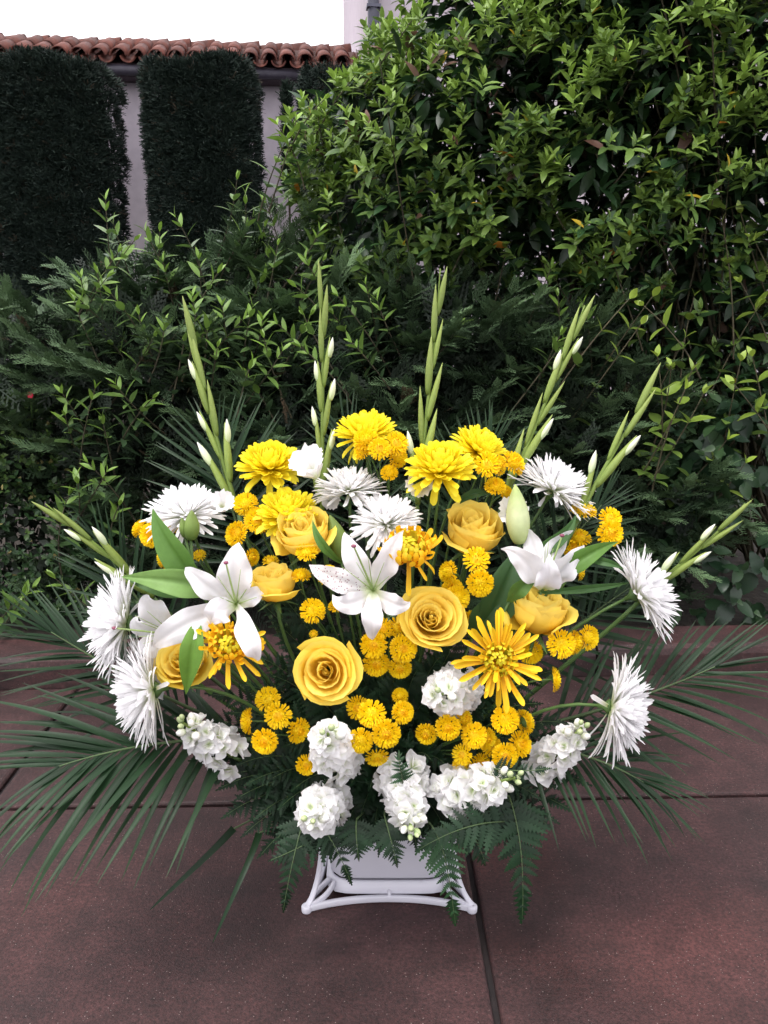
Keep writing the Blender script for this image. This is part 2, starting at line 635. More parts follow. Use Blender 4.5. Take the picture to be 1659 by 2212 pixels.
hall = thing('low_building', 'low lilac white stucco building with a red clay tile roof behind the clipped columns', 'building', bp_(0, .35, 0))
SE = 2.86
wpart('wall', bbox(-7, SE, .35, 3.6, -.3, EZ - .02), STUCCO, hall, False)
wpart('eave_board', bbox(-7, SE - .02, .06, .36, EZ - .06, EZ + .03), WOOD, hall, False)
Vg, Fg = tube([bp_(-7, -.02, EZ - .02), bp_(SE - .02, -.02, EZ - .02)], .055, 10)
wpart('gutter', (Vg, Fg), GUTTER, hall)
roof = link('roof', mesh('roof', [WM[hall.name] @ p for p in [bp_(-7, .0, EZ + .05), bp_(SE, .0, EZ + .05), bp_(SE, .8, EZ + .36), bp_(-7, .8, EZ + .36),
            bp_(-7, 0, EZ), bp_(SE, 0, EZ), bp_(SE, .8, EZ + .1), bp_(-7, .8, EZ + .1)]],
            [(0, 1, 2, 3), (4, 7, 6, 5), (0, 4, 5, 1), (1, 5, 6, 2), (2, 6, 7, 3), (3, 7, 4, 0)], False), WOOD, hall)
sl = math.atan2(.31, .8)


def tile_mesh(conv, L=.46, r0=.092, r1=.075, th=.016):
    V, F = [], []
    n = 8
    for (x, rr) in ((0, r0), (L, r1)):
        for r_ in (rr, rr - th):
            for k in range(n + 1):
                a = PI * k / n
                z = math.sin(a) * r_ * .85
                V.append((x, math.cos(a) * r_, z if conv else -z + .05))
    m = n + 1
    for k in range(n):
        F += [(k, k + 1, 2 * m + k + 1, 2 * m + k), (m + k, 3 * m + k, 3 * m + k + 1, m + k + 1), (k, m + k, m + k + 1, k + 1), (2 * m + k, 2 * m + k + 1, 3 * m + k + 1, 3 * m + k)]
    return mesh('clay_tile', V, F)


TC, TP = tile_mesh(True), tile_mesh(False, r0=.085, r1=.09)
Ihall = WM[hall.name]
R3 = Matrix((BN * math.cos(sl) + Vector((0, 0, math.sin(sl))), -BD, -BN * math.sin(sl) + Vector((0, 0, math.cos(sl))))).transposed()
PITCHT = .205
for ci in range(38):
    s = -4.55 + ci * PITCHT
    if s > SE - .05: break
    for rw in range(2):
        jx, jr = random.uniform(-.02, .02), random.uniform(-.05, .05)
        for conv, me in ((True, TC), (False, TP)):
            ss = s + (0 if conv else PITCHT / 2) + random.uniform(-.008, .008)
            base = bp_(ss, -.10 + rw * .40 * math.cos(sl) + jx, EZ + .05 + rw * .40 * math.sin(sl) + (.055 if conv else .0) + rw * .006 + jx * .4)
            M = (Ihall.to_3x3() @ R3 @ Matrix.Rotation(jr * .6, 3, 'Z') @ Matrix.Rotation(-.03 + jr * .3, 3, 'Y')).to_4x4()
            M.translation = Ihall @ base
            link('clay_tile', me, TILE, roof, M)
# ridge: mortar bed and overlapping ridge tiles, each tipped up at one end
wpart('ridge_mortar', bbox(-7, SE - .01, .62, .93, EZ + .22, EZ + .40), MORTAR, roof, False)
for ch in roof.children:
    if ch.name.startswith('ridge_mortar'):
        ch.matrix_basis = Ihall
RIDGE = tile_mesh(True, L=.36, r0=.155, r1=.135, th=.018)
for k in range(30):
    s = -4.6 + k * .27
    if s > SE - .3: break
    Rr = Matrix((-BD * math.cos(.09) - Vector((0, 0, math.sin(.09))), -BN, Vector((0, 0, math.cos(.09))) - BD * math.sin(.09))).transposed()
    M = (Ihall.to_3x3() @ Rr).to_4x4()
    M.translation = Ihall @ bp_(s + .36 + random.uniform(-.01, .01), 0.78, EZ + .39 + random.uniform(-.006, .012))
    link('ridge_tile', RIDGE, TILE, roof, M)

tower = thing('tall_building', 'tall pink grey stucco wall rising past the end of the tile roof', 'building', pt(818, 0, 10.2))
tx = pt(800, 60, 10.15)
wpart('wall', bbox(SE + .02, SE + 8, -.35, 4, -.3, EZ + 4), STUCCO2, tower, False)
dp = tube([bp_(SE + .075, -.42, z) for z in (0, EZ + 4)], .062, 12)
wpart('downspout', dp, PIPE, tower)
for z in (EZ - .4, EZ + .55):
    wpart('pipe_bracket', bbox(SE + .0, SE + .15, -.49, -.34, z, z + .03), PIPE, tower, False)

# ------------------------------------------------------------------ planting behind the kerb
def leaf_proto(nu=4, wid=.19, fold=.25, curl=.35, tip=1.0, nv=2):
    def fn(t, a):
        w_ = wid * (math.sin(PI * min(1, t ** .85 * .97 + .03)) ** .8) * (1 if t < .999 else .05)
        ang = -curl * t
        return Vector((t * math.cos(ang * .5), a * w_, t * math.sin(ang * .5) + fold * abs(a) * w_))
    return grid(fn, nu, nv)


def sphere_pts(n):
    v = RNG.normal(size=(n, 3))
    return v / np.linalg.norm(v, axis=1, keepdims=True)


def lobe_list(L):
    return [(np.array(pt(u, v, Y)), np.array(r if isinstance(r, tuple) else (r, r, r)), dn) for (u, v, Y, r, dn) in L]


def surf(lobes, per_m2, zmin=.1, inset=(.0, .06), back=.35):
    P, Nn = [], []
    for i, (c, r, dn) in enumerate(lobes):
        n = int(4 * PI * np.prod(r) ** (2 / 3) * per_m2 * dn)
        d = sphere_pts(n)
        p = c + d * r * (1 - RNG.uniform(inset[0], inset[1], (n, 1)))
        nn = d / r
        nn /= np.linalg.norm(nn, axis=1, keepdims=True)
        keep = (p[:, 2] > zmin) & (nn[:, 1] < back)
        for j, (c2, r2, _) in enumerate(lobes):
            if j != i:
                keep &= (((p - c2) / r2) ** 2).sum(1) > .80
        P.append(p[keep]); Nn.append(nn[keep])
    return np.concatenate(P), np.concatenate(Nn)


def vol(lobes, per_m3, zmin=.1, lo=.0, hi=.9):
    P = []
    for c, r, dn in lobes:
        n = int(4.19 * np.prod(r) * per_m3)
        d = sphere_pts(n) * (RNG.uniform(lo, hi, (n, 1)) ** .5) * r
        p = c + d
        P.append(p[p[:, 2] > zmin])
    return np.concatenate(P)


def jit(n, a): return RNG.normal(scale=a, size=(n, 3))


def rosettes(P, D, nl, ang, size, young, old, age_shade, droop=0.0):
    """leaves in whorls at shoot tips; returns direction, up, size, position, colour"""
    X, Z, S, T, Cc = [], [], [], [], []
    n = len(P)
    D = D / np.linalg.norm(D, axis=1, keepdims=True)
    ref = np.tile(np.array([[.31, .62, .17]]), (n, 1)) + jit(n, .3)
    A = np.cross(D, ref); A /= np.linalg.norm(A, axis=1, keepdims=True)
    B = np.cross(D, A)
    for k in range(nl):
        ph = k * 2.39996 + RNG.uniform(-.4, .4, n)
        f = k / max(1, nl - 1)
        th = np.radians(ang[0] + (ang[1] - ang[0]) * f + RNG.normal(scale=9, size=n))
        rad = A * np.cos(ph)[:, None] + B * np.sin(ph)[:, None]
        x = D * np.cos(th)[:, None] + rad * np.sin(th)[:, None]
        x[:, 2] -= droop * f
        X.append(x); Z.append(D - rad * .15 + np.array([0, 0, .35]))
        s = size * (.6 + .5 * f) * RNG.uniform(.75, 1.2, n)
        S.append(s)
        T.append(P - D * (f * size * .9)[..., None] if np.ndim(f) else P - D * (f * size * .9))
        g = np.clip(age_shade + .45 * f + RNG.normal(scale=.13, size=n), 0, 1)[:, None]
        Cc.append(young * (1 - g) + old * g)
    return [np.concatenate(q) for q in (X, Z, S, T, Cc)]


def screen_size(T, S):
    d = np.linalg.norm(T - np.array([0, 0, CAM_H]), axis=1)
    return S / d


def in_frame(T):
    f = np.array([0, math.cos(PITCH), -math.sin(PITCH)]); u = np.array([0, math.sin(PITCH), math.cos(PITCH)])
    q = T - np.array([0, 0, CAM_H])
    z = q @ f
    a, b = q[:, 0] / z, (q @ u) / z
    return (np.abs(a) < .46) & (np.abs(b) < .61), a * FPX + CX, CY - b * FPX


def leaves_to(root, proto, data, nparts, name='leaf', score=None):
    """the nparts leaves that show largest become parts, the rest one part of kind stuff"""
    X, Z, S, T, Cc = data
    R = frames_np(X, Z)
    big = np.zeros(len(T), bool)
    if nparts:
        vis, uu, vv = in_frame(T)
        sc_ = screen_size(T, S) * vis
        if score is not None: sc_ = sc_ * score(uu, vv, T)
        big[np.argsort(-sc_)[:nparts]] = True
        me = mesh(name, *proto)
        me.materials.append(LEAFO)
        I = WM[root.name]
        for i in np.nonzero(big)[0]:
            M = (Matrix(R[i].tolist()) * float(S[i])).to_4x4()
            M.translation = I @ Vector(T[i].tolist())
            o = link(name, me, None, root, M)
            o.color = (*[float(c) for c in Cc[i]], 1)
    r = ~big
    if not r.any(): return
    return joined('foliage', proto, R[r], S[r], T[r], Cc[r], LEAFA, root, smooth=True)


# clipped conifer columns against the building
def tuft():
    parts = []
    for k in range(6):
        a = k * 2.4
        d = Vector((.75, math.cos(a) * .55, math.sin(a) * .55))
        R = frame(d, (0, 0, 1))
        q = [Vector((0, -.05, 0)), Vector((0, .05, 0)), Vector((.9, .035, 0)), Vector((.9, -.035, 0))]
        parts.append(([R @ v for v in q], [(0, 1, 2, 3)]))
    return merge(*parts)


TUFT = tuft()


def yew(u0, u1, vtop, Y, label, n, half_depth=.45, bot=.88):
    a, b = pt(u0 + 9, 300, Y), pt(u1 - 9, 300, Y)
    cx, W = (a.x + b.x) / 2, (b.x - a.x) / 2
    top = pt((u0 + u1) / 2, vtop + 9, Y).z
    root = thing('clipped_conifer', label, 'hedge', (cx, Y, 0), group='clipped conifer columns along the building')
    h = RNG.uniform(.25, 1, n)
    cw = RNG.uniform(-1, 1, n)
    sw = -(1 - np.abs(cw) ** 5) ** .2
    sd = RNG.uniform(0, 1, n) < .3
    sw = np.where(sd, RNG.uniform(-1, .6, n), sw)
    cw = np.where(sd, np.sign(cw) * (1 - np.abs(sw) ** 5) ** .2, cw)
    ph = np.arctan2(sw, cw)
    rnd = np.where(h > .95, np.sqrt(np.clip(1 - ((h - .95) / .055) ** 2, 0, 1)) * .25 + .75, 1.0)
    tp = bot + (1 - bot) * np.clip((h - .3) / .45, 0, 1)
    cap = RNG.uniform(0, 1, n) < .14
    sc_ = np.where(cap, np.sqrt(RNG.uniform(0, 1, n)) * .75, 1.0)
    hh = np.where(cap, .985 + RNG.uniform(-.01, .012, n), h)
    bump = 1 + .025 * np.sin(ph * 9 + h * 31) + .02 * np.sin(h * 60 + ph * 4)
    xs = cx + W * cw * rnd * tp * sc_ * bump
    ys = Y + half_depth * sw * rnd * sc_ * bump
    zs = top * hh * (1 + .012 * np.sin(xs * 7))
    T = np.stack([xs, ys, zs], 1) + jit(n, .012)
    D = np.stack([cw, sw, np.full(n, .55)], 1) * np.where(cap, .35, 1)[:, None] + np.where(cap, 1.0, 0)[:, None] * np.array([0, 0, 1]) + jit(n, .35)
    S = RNG.uniform(.055, .10, n)
    g = RNG.uniform(0, 1, (n, 1))
    Cc = np.array([.011, .020, .017]) * (1 - g) + np.array([.025, .040, .029]) * g
    br = RNG.uniform(0, 1, n) < .02
    Cc[br] = [.06, .045, .03]
    joined('foliage', TUFT, frames_np(D, jit(n, 1)), S, T, Cc, CONIF, root)
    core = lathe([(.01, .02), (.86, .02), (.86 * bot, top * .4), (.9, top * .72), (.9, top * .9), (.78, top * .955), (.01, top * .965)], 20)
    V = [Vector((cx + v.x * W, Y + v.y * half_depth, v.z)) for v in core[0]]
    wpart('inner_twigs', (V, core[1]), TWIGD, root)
    wpart('trunk', tube([(cx, Y, 0), (cx + .02, Y, .5)], .07, 8), BARK, root)
    return root


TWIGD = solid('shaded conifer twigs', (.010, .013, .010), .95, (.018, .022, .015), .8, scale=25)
yew(-55, 256, 136, 9.2, 'widest clipped dark conifer column, at the left edge of the roof', 15000)
yew(327, 558, 141, 9.25, 'clipped dark conifer column standing between the two strips of bare wall', 14000)
yew(650, 905, 164, 9.3, 'clipped dark conifer column half hidden by the large leafy shrub', 9000)
tt = thing('conifer_sprig', 'thin dark conifer sprig against the wall beside the half hidden column', 'hedge', pt(621, 400, 9.5))
n = 900
h = RNG.uniform(0, 1, n)
base, topp = pt(622, 420, 9.5), pt(620, 188, 9.5)
T = np.array(base)[None] * (1 - h[:, None]) + np.array(topp)[None] * h[:, None] + jit(n, .022)
Cc = np.tile(np.array([[.018, .032, .022]]), (n, 1)) * RNG.uniform(.7, 1.6, (n, 1))
joined('foliage', TUFT, frames_np(np.array([[0, 0, 1.]]) + jit(n, .5), jit(n, 1)), RNG.uniform(.05, .09, n), T, Cc, CONIF, tt)
wpart('stem', tube([Vector((base.x, base.y, 0)), topp], .012, 5), BARK, tt)

# large broad leaved shrub on the right
big = lobe_list([(1010, 60, 3.25, .25, 1.2), (1290, 60, 3.15, .55, 1.2), (1640, 60, 3.15, .62, 1.2), (1350, -150, 3.3, .6, .8), (870, 245, 3.2, .24, 1.4),
                 (760, 340, 3.2, .25, 1.4), (1010, 300, 3.05, .42, 1.1), (900, 450, 3.15, .34, .9), (1330, 330, 3.0, .45, .9), (1620, 360, 3.0, .42, .9),
                 (1100, 560, 3.25, .40, .22), (1430, 620, 3.2, .42, .16), (1680, 700, 3.05, .36, .3), (1250, 830, 3.35, .42, .15), (1560, 900, 3.25, .4, .15)])
shrub = thing('broadleaf_shrub', 'large glossy leaved green shrub filling the upper right behind the flowers', 'shrub', (.75, 3.15, .1))
P, Nn = surf(big, 390, inset=(-.16, .30))
pk = np.sin(P[:, 0] * 11 + 3 * np.sin(P[:, 2] * 7)) + np.sin(P[:, 2] * 13 + P[:, 1] * 9 + 2 * np.sin(P[:, 0] * 6)) + np.sin(P[:, 0] * 23 + P[:, 2] * 19)
kp = pk + RNG.normal(scale=.5, size=len(P)) > -.45
P, Nn = P[kp], Nn[kp]
n = len(P)
D = Nn * .55 + np.array([0, -.15, .95]) + jit(n, .3)
low = np.clip((1.75 - P[:, 2]) / 1.1, 0, 1)  # lower shoots turn darker: shade low in the shrub put into leaf colour
age_shade = .06 + .78 * low + RNG.uniform(-.18, .30, n)
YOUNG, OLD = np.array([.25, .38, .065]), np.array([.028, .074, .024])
dat = rosettes(P, D, 9, (14, 72), .056, YOUNG, OLD, age_shade, .12)
m = len(dat[2])
rr = RNG.uniform(0, 1, m)
dat[4][rr < .006] = [.50, .36, .03]
dat[4][(rr > .012) & (rr < .0135)] = [.50, .20, .03]
dat[4][(rr > .018) & (rr < .026)] = [.16, .085, .06]
# older leaves inside the shrub, the interior's shade put into their darker colour
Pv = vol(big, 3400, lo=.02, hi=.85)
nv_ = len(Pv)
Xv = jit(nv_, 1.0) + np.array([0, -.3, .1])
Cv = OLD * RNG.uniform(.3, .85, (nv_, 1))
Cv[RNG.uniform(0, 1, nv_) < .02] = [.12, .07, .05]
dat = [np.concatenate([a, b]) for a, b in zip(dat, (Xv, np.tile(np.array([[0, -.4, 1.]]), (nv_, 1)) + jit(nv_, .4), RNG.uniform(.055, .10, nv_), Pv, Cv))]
LEAF1 = leaf_proto(4, .2, .28, .5)
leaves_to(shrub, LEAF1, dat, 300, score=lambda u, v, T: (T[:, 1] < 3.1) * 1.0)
# stems
tw = []
for k in range(26):
    x, y = random.uniform(.1, 1.7), random.uniform(3.0, 3.5)
    b0 = Vector((x, y, .08))
    for q in range(6):
        li = random.randrange(len(big))
        c, r, _ = big[li]
        e = Vector(c.tolist()) + Vector((random.uniform(-.8, .8) * r[0], random.uniform(-.9, .3) * r[1], random.uniform(-.4, .9) * r[2]))
        if abs(e.x - x) > .7: e.x = x + .7 * (1 if e.x > x else -1)
        m1 = b0.lerp(e, .35) + Vector((random.uniform(-.06, .06), random.uniform(-.12, .05), random.uniform(.0, .15)))
        m2 = b0.lerp(e, .7) + Vector((random.uniform(-.08, .08), random.uniform(-.1, .05), random.uniform(-.05, .1)))
        r0 = random.uniform(.004, .010)
        tw.append(tube(bez([b0, m1, m2, e], 7), lambda t, r0=r0: r0 * (1 - .7 * t), 5, False))
wpart('branches', merge(*tw), TWIG, shrub, kind='stuff')
for k in range(7):
    x = .15 + k * .24
    wpart('trunk', tube(bez([(x, 3.25, .05), (x + .05, 3.2, .4), (x - .1 + .2 * random.random(), 3.15, .9), (x + .1, 3.1, 1.35)], 8), lambda t: .022 * (1 - .6 * t), 7), BARK, shrub)


# spreading juniper
def jspray():
    parts = []
    def quad(p, d, L, w_):
        R = frame(d, (0, 0, 1))
        q = [Vector((0, -w_, 0)), Vector((0, w_, 0)), Vector((L, w_ * .4, 0)), Vector((L, -w_ * .4, 0))]
        parts.append(([Vector(p) + R @ v for v in q], [(0, 1, 2, 3)]))
    quad((0, 0, 0), (1, 0, 0), 1.0, .016)
    r_ = random.Random(3)
    for i in range(13):
        t = .08 + i * .072
        s = 1 if i % 2 else -1
        L = .34 * (1 - .55 * t)
        d = Vector((.75, s * .62, r_.uniform(-.1, .25)))
        p = Vector((t, 0, -.08 * t * t))
        quad(p, d, L, .02)
        dn = unit(d)
        for k in range(4):
            u = .2 + k * .24
            s2 = 1 if (k + i) % 2 else -1
            d2 = dn + Vector((0.1, s2 * .75, r_.uniform(-.15, .35)))
            quad(p + dn * L * u, d2, L * .42, .024)
    return merge(*parts)


JSP = jspray()
jl = lobe_list([(330, 680, 3.25, (.36, .35, .20), 1), (560, 640, 3.3, (.36, .35, .22), 1), (60, 780, 3.05, (.36, .4, .17), 1), (330, 830, 2.98, (.42, .4, .26), 1),
                (640, 790, 3.05, (.42, .4, .27), 1), (60, 930, 2.95, (.4, .35, .2), 1), (330, 980, 2.85, (.4, .3, .26), 1), (620, 960, 2.85, (.42, .3, .3), 1),
                (900, 760, 3.0, (.42, .35, .24), 1), (1100, 800, 2.95, (.40, .35, .22), 1), (900, 950, 2.85, (.42, .3, .28), 1), (1180, 980, 2.85, (.40, .3, .26), 1),
                (1330, 900, 3.0, (.25, .3, .18), 1), (1380, 1080, 2.85, (.28, .3, .2), .9), (500, 1180, 2.78, (.5, .25, .25), .8), (950, 1180, 2.78, (.6, .25, .25), .7), (300, 1300, 2.75, (.4, .22, .2), .7), (1250, 1250, 2.78, (.4, .22, .2), .7)])
jun = thing('juniper', 'spreading blue green juniper with feathery sprays behind the flowers', 'shrub', (-.3, 3.0, .1))
P, Nn = surf(jl, 50, inset=(.05, .35))
pX, pZ, pS, pT, pC = [], [], [], [], []
for k in range(len(P)):
    o_, nn = Vector(P[k].tolist()), Vector(Nn[k].tolist())
    hd = Vector((nn.x * .8 + random.gauss(0, .55), -.45 + nn.y * .5 + random.gauss(0, .25), .22 + .35 * nn.z + random.gauss(0, .15))).normalized()
    Lp = random.uniform(.18, .36)
    sd_ = unit(hd.cross(Vector((0, 0, 1))))
    tone = random.uniform(.5, 1.15)
    for q in range(15):
        t_ = (q + .5) / 15
        p_ = o_ + hd * (Lp * (t_ - .35)) + Vector((0, 0, -.16 * Lp * t_ * t_ + .05 * t_))
        sg = 1 if q % 2 else -1
        d_ = hd * .8 + sd_ * (sg * (.75 - .5 * t_)) + Vector((random.gauss(0, .15), random.gauss(0, .15), random.gauss(.05, .15)))
        pX.append(d_); pZ.append((random.gauss(0, .25), -.4, 1)); pS.append((.115 - .05 * t_) * random.uniform(.8, 1.15)); pT.append(p_)
        g_ = min(1, t_ * .9 * tone + random.uniform(0, .2))
        pC.append([.022 + .10 * g_, .046 + .15 * g_, .022 + .070 * g_])
joined('plumes', JSP, frames_np(np.array([list(q) for q in pX]), np.array(pZ)), np.array(pS), np.array([list(q) for q in pT]), np.array(pC), CONIF, jun)
P, Nn = surf(jl, 330, inset=(.1, .4))
n = len(P)
D = Nn * np.array([.9, .7, .35]) + np.array([0, -.25, .28]) + jit(n, .3)
g = np.clip(RNG.uniform(0, 1, (n, 1)) * .7 + .35 * Nn[:, 2:3], 0, 1)  # sprays facing up are paler: light from above put into their colour
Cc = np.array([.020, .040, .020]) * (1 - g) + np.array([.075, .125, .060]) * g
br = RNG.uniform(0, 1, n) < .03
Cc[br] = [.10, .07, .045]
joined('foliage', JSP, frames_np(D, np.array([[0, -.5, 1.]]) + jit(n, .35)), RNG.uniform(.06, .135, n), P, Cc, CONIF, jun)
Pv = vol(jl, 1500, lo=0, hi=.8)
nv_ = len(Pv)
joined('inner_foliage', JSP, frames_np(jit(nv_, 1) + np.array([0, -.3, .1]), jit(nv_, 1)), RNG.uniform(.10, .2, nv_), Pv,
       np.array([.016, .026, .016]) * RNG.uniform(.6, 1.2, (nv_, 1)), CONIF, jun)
tw = []
for k in range(60):
    c, r, _ = random.choice(jl)
    b0 = Vector((random.uniform(-1.1, .8), random.uniform(3.0, 3.5), .1))
    e = Vector(c.tolist()) + Vector((random.uniform(-.8, .8) * r[0], -.6 * r[1] * random.random(), .5 * r[2]))
    tw.append(tube(bez([b0, b0.lerp(e, .4) + Vector((0, 0, .15)), e], 6), lambda t: .008 * (1 - .7 * t), 5, False))
wpart('branches', merge(*tw), TWIG, jun, kind='stuff')
wpart('trunk', tube(bez([(-.3, 3.2, .0), (-.25, 3.2, .3), (-.35, 3.25, .7)], 6), lambda t: .05 * (1 - .5 * t), 8), BARK, jun)


# light green privet shoots growing up through the juniper
def shoots(root, tips, leaf_len, young, old, proto, pairs, nparts, dY=0.0, ln=.26):
    X, Z, S, T, Cc, tw = [], [], [], [], [], []
    for (u, v, Y) in tips:
        tip = pt(u, v, Y + dY)
        L = ln * random.uniform(.7, 1.25)
        lean = Vector((random.uniform(-.9, .9), random.uniform(-.05, .6), -1))
        b0 = tip + unit(lean) * L
        mid = b0.lerp(tip, .5) + Vector((random.uniform(-.03, .03), -.02, .01))
        pts = bez([b0, mid, tip], 10)
        tw.append(tube(pts, lambda t: .0028 * (1.1 - .6 * t), 5, False))
        ax = unit(tip - mid)
        ph = random.random() * 6
        for k in range(pairs):
            f = k / (pairs - 1)                       # 0 at the tip
            q = pts[10 - min(9, int(f * 9))].lerp(pts[max(0, 9 - int(f * 9))], (f * 9) % 1)
            a0 = frame(ax, (0.2, .4, .8))
            for s in (0, PI):
                a = ph + k * 1.57 + s + random.uniform(-.3, .3)
                rad = a0 @ Vector((0, math.cos(a), math.sin(a)))
                th = math.radians(22 + 50 * min(1, f * 2.2) + random.uniform(-10, 10))
                d = ax * math.cos(th) + rad * math.sin(th)
                X.append(d); Z.append(ax - rad * .2 + Vector((0, -.1, .3)))
                S.append(leaf_len * random.uniform(.75, 1.2) * (.6 + .55 * min(1, f * 3)))
                T.append(q)
                g = min(1, max(0, f * 1.5 + random.uniform(-.2, .15)))
                Cc.append([young[i] * (1 - g) + old[i] * g for i in range(3)])
    data = [np.array([list(q) for q in X]), np.array([list(q) for q in Z]), np.array(S), np.array([list(q) for q in T]), np.array(Cc)]
    leaves_to(root, proto, data, nparts)
    wpart('stems', merge(*tw), TWIG, root, kind='stuff')


LEAF2 = leaf_proto(4, .15, .22, .35)
priv = thing('privet', 'thin shrub with pale green pointed shoots growing up through the juniper', 'shrub', (-.35, 2.95, .1))
tips = [(228, 432, 3.15), (512, 388, 3.2), (530, 420, 3.2), (575, 440, 3.2), (545, 470, 3.15), (255, 545, 3.0), (380, 470, 3.1), (345, 500, 3.1), (290, 520, 3.05), (430, 560, 3.0), (175, 600, 2.9), (210, 590, 2.9), (165, 640, 2.85), (240, 635, 2.85),
        (415, 640, 2.8), (355, 700, 2.78), (400, 720, 2.78), (470, 590, 2.95), (600, 530, 3.0), (690, 500, 3.0), (660, 560, 2.95), (545, 665, 2.8), (525, 690, 2.8), (600, 700, 2.8), (655, 680, 2.8), (730, 640, 2.85), (790, 615, 2.9), (815, 650, 2.85), (650, 750, 2.7),
        (545, 780, 2.7), (470, 750, 2.75), (570, 730, 2.75), (250, 830, 2.7), (205, 840, 2.7), (135, 850, 2.7), (330, 860, 2.7), (190, 1000, 2.6), (165, 1030, 2.6), (230, 1020, 2.6), (1190, 580, 2.9), (1205, 640, 2.85), (995, 700, 2.8), (1230, 720, 2.75), (760, 740, 2.75), (860, 560, 3.05), (640, 620, 2.9),
        (480, 660, 2.8), (450, 690, 2.8), (300, 680, 2.85), (120, 1250, 2.55), (70, 1270, 2.55)]
random.seed(5)
tips += [(u + random.uniform(-70, 70), v + random.uniform(-10, 75), Y) for (u, v, Y) in tips[::2]]
shoots(priv, tips, .066, (.17, .29, .045), (.05, .095, .042), LEAF2, 8, 300, dY=-.16)

# second shrub with narrower darker leaves in the big one, and the variegated sprays low on the right
bay = thing('narrow_leaf_shrub', 'shoots with narrow pointed leaves standing out of the large shrub at right', 'shrub', (1.0, 2.9, .1))
tips = [(1000, 60, 2.8), (1140, 30, 2.8), (1330, 40, 2.75), (1345, 100, 2.75), (1290, 150, 2.75), (1220, 200, 2.75), (1400, 70, 2.75), (1500, 180, 2.75), (1520, 210, 2.72), (1570, 110, 2.75), (1440, 260, 2.75), (1450, 340, 2.72), (1480, 310, 2.7), (1385, 480, 2.7), (1420, 330, 2.72), (1180, 420, 2.8), (1080, 430, 2.8), (1060, 410, 2.8), (900, 460, 2.85), (1180, 570, 2.85), (640, 260, 2.95), (600, 270, 2.98), (620, 300, 2.95), (700, 215, 2.95), (770, 160, 2.95), (860, 60, 2.95), (905, 20, 2.9)]
shoots(bay, tips, .066, (.25, .40, .055), (.06, .13, .04), leaf_proto(4, .17, .2, .45), 7, 200)
vari = thing('variegated_shrub', 'open shrub with rounded leaves, some yellow edged, low at the right', 'shrub', (1.1, 2.75, .1))
tips = [(1360, 645, 2.6), (1390, 660, 2.6), (1410, 640, 2.62), (1385, 700, 2.6), (1420, 770, 2.55), (1450, 790, 2.55), (1495, 800, 2.5), (1480, 840, 2.5), (1520, 850, 2.5), (1600, 780, 2.6), (1585, 830, 2.6), (1625, 770, 2.6), (1570, 950, 2.6), (1610, 1000, 2.6), (1560, 480, 2.7), (1600, 460, 2.7), (1630, 520, 2.7), (1575, 380, 2.7), (1550, 400, 2.7), (1600, 610, 2.7), (1480, 730, 2.7), (1640, 660, 2.7), (1500, 640, 2.75), (1300, 500, 2.75)]
shoots(vari, tips, .06, (.30, .42, .06), (.12, .20, .04), leaf_proto(4, .27, .2, .4), 4, 192, ln=.35)

# small leaved box hedge, low at the left
box_h = thing('box_hedge', 'low small leaved hedge at the left edge above the kerb', 'hedge', (-1.2, 2.7, .1))
bl = lobe_list([(40, 1000, 2.80, (.28, .25, .24), 1), (-80, 1050, 2.7, (.3, .25, .35), 1), (90, 1180, 2.72, (.28, .2, .26), 1), (10, 1300, 2.65, (.30, .16, .2), 1), (170, 1300, 2.68, (.22, .14, .18), 1)])
P, Nn = surf(bl, 900, inset=(0, .12))
n = len(P)
dat = rosettes(P, Nn + np.array([0, 0, .5]) + jit(n, .4), 5, (20, 75), .026, np.array([.10, .17, .035]), np.array([.025, .06, .02]), .35 + .5 * np.clip((.75 - P[:, 2]) / .5, 0, 1) + RNG.uniform(-.3, .3, n))
rr = RNG.uniform(0, 1, len(dat[2]))
dat[4][rr < .03] = [.30, .26, .10]
leaves_to(box_h, leaf_proto(3, .3, .2, .3), dat, 0)
Pv = vol(bl, 9000, hi=.85)
nv_ = len(Pv)
joined('inner_foliage', leaf_proto(2, .3, .1, .2), frames_np(jit(nv_, 1), jit(nv_, 1)), np.full(nv_, .04), Pv, np.tile(np.array([[.014, .024, .012]]), (nv_, 1)), LEAFA, box_h)
rf = thing('red_blossom', 'tiny red flower above the low hedge at the left edge', 'flower', pt(66, 853, 2.6))
for k in range(6):
    d = Vector((math.cos(k * 1.05), -.5, math.sin(k * 1.05)))
    wpart('petal', ribbon([pt(66, 853, 2.6), pt(66, 853, 2.6) + d * .006, pt(66, 853, 2.6) + d * .011], lambda t: .006 * math.sin(PI * (t * .9 + .05)), (0, -1, 0), .1, 3, 2), solid('red petal', (.5, .02, .05)), rf)
wpart('stem', tube([pt(66, 855, 2.61), pt(70, 930, 2.7)], .0015, 5), STEM, rf)

# dark broad leaves low at the right
dk_ = thing('groundcover_vine', 'dark broad toothed leaves low behind the kerb at the right edge', 'vine', (1.15, 2.65, .1))
P, Nn = surf(lobe_list([(1610, 1000, 2.75, (.3, .22, .3), 1), (1660, 1200, 2.65, (.3, .2, .25), 1), (1500, 1220, 2.72, (.28, .18, .22), 1), (1400, 1290, 2.7, (.3, .14, .15), 1), (1600, 1310, 2.62, (.3, .12, .15), 1)]), 130, inset=(0, .3))
n = len(P)
dat = rosettes(P, Nn * .8 + np.array([0, -.2, .3]) + jit(n, .4), 4, (40, 95), .075, np.array([.055, .11, .04]), np.array([.018, .045, .022]), .4 + RNG.uniform(-.3, .5, n), .4)


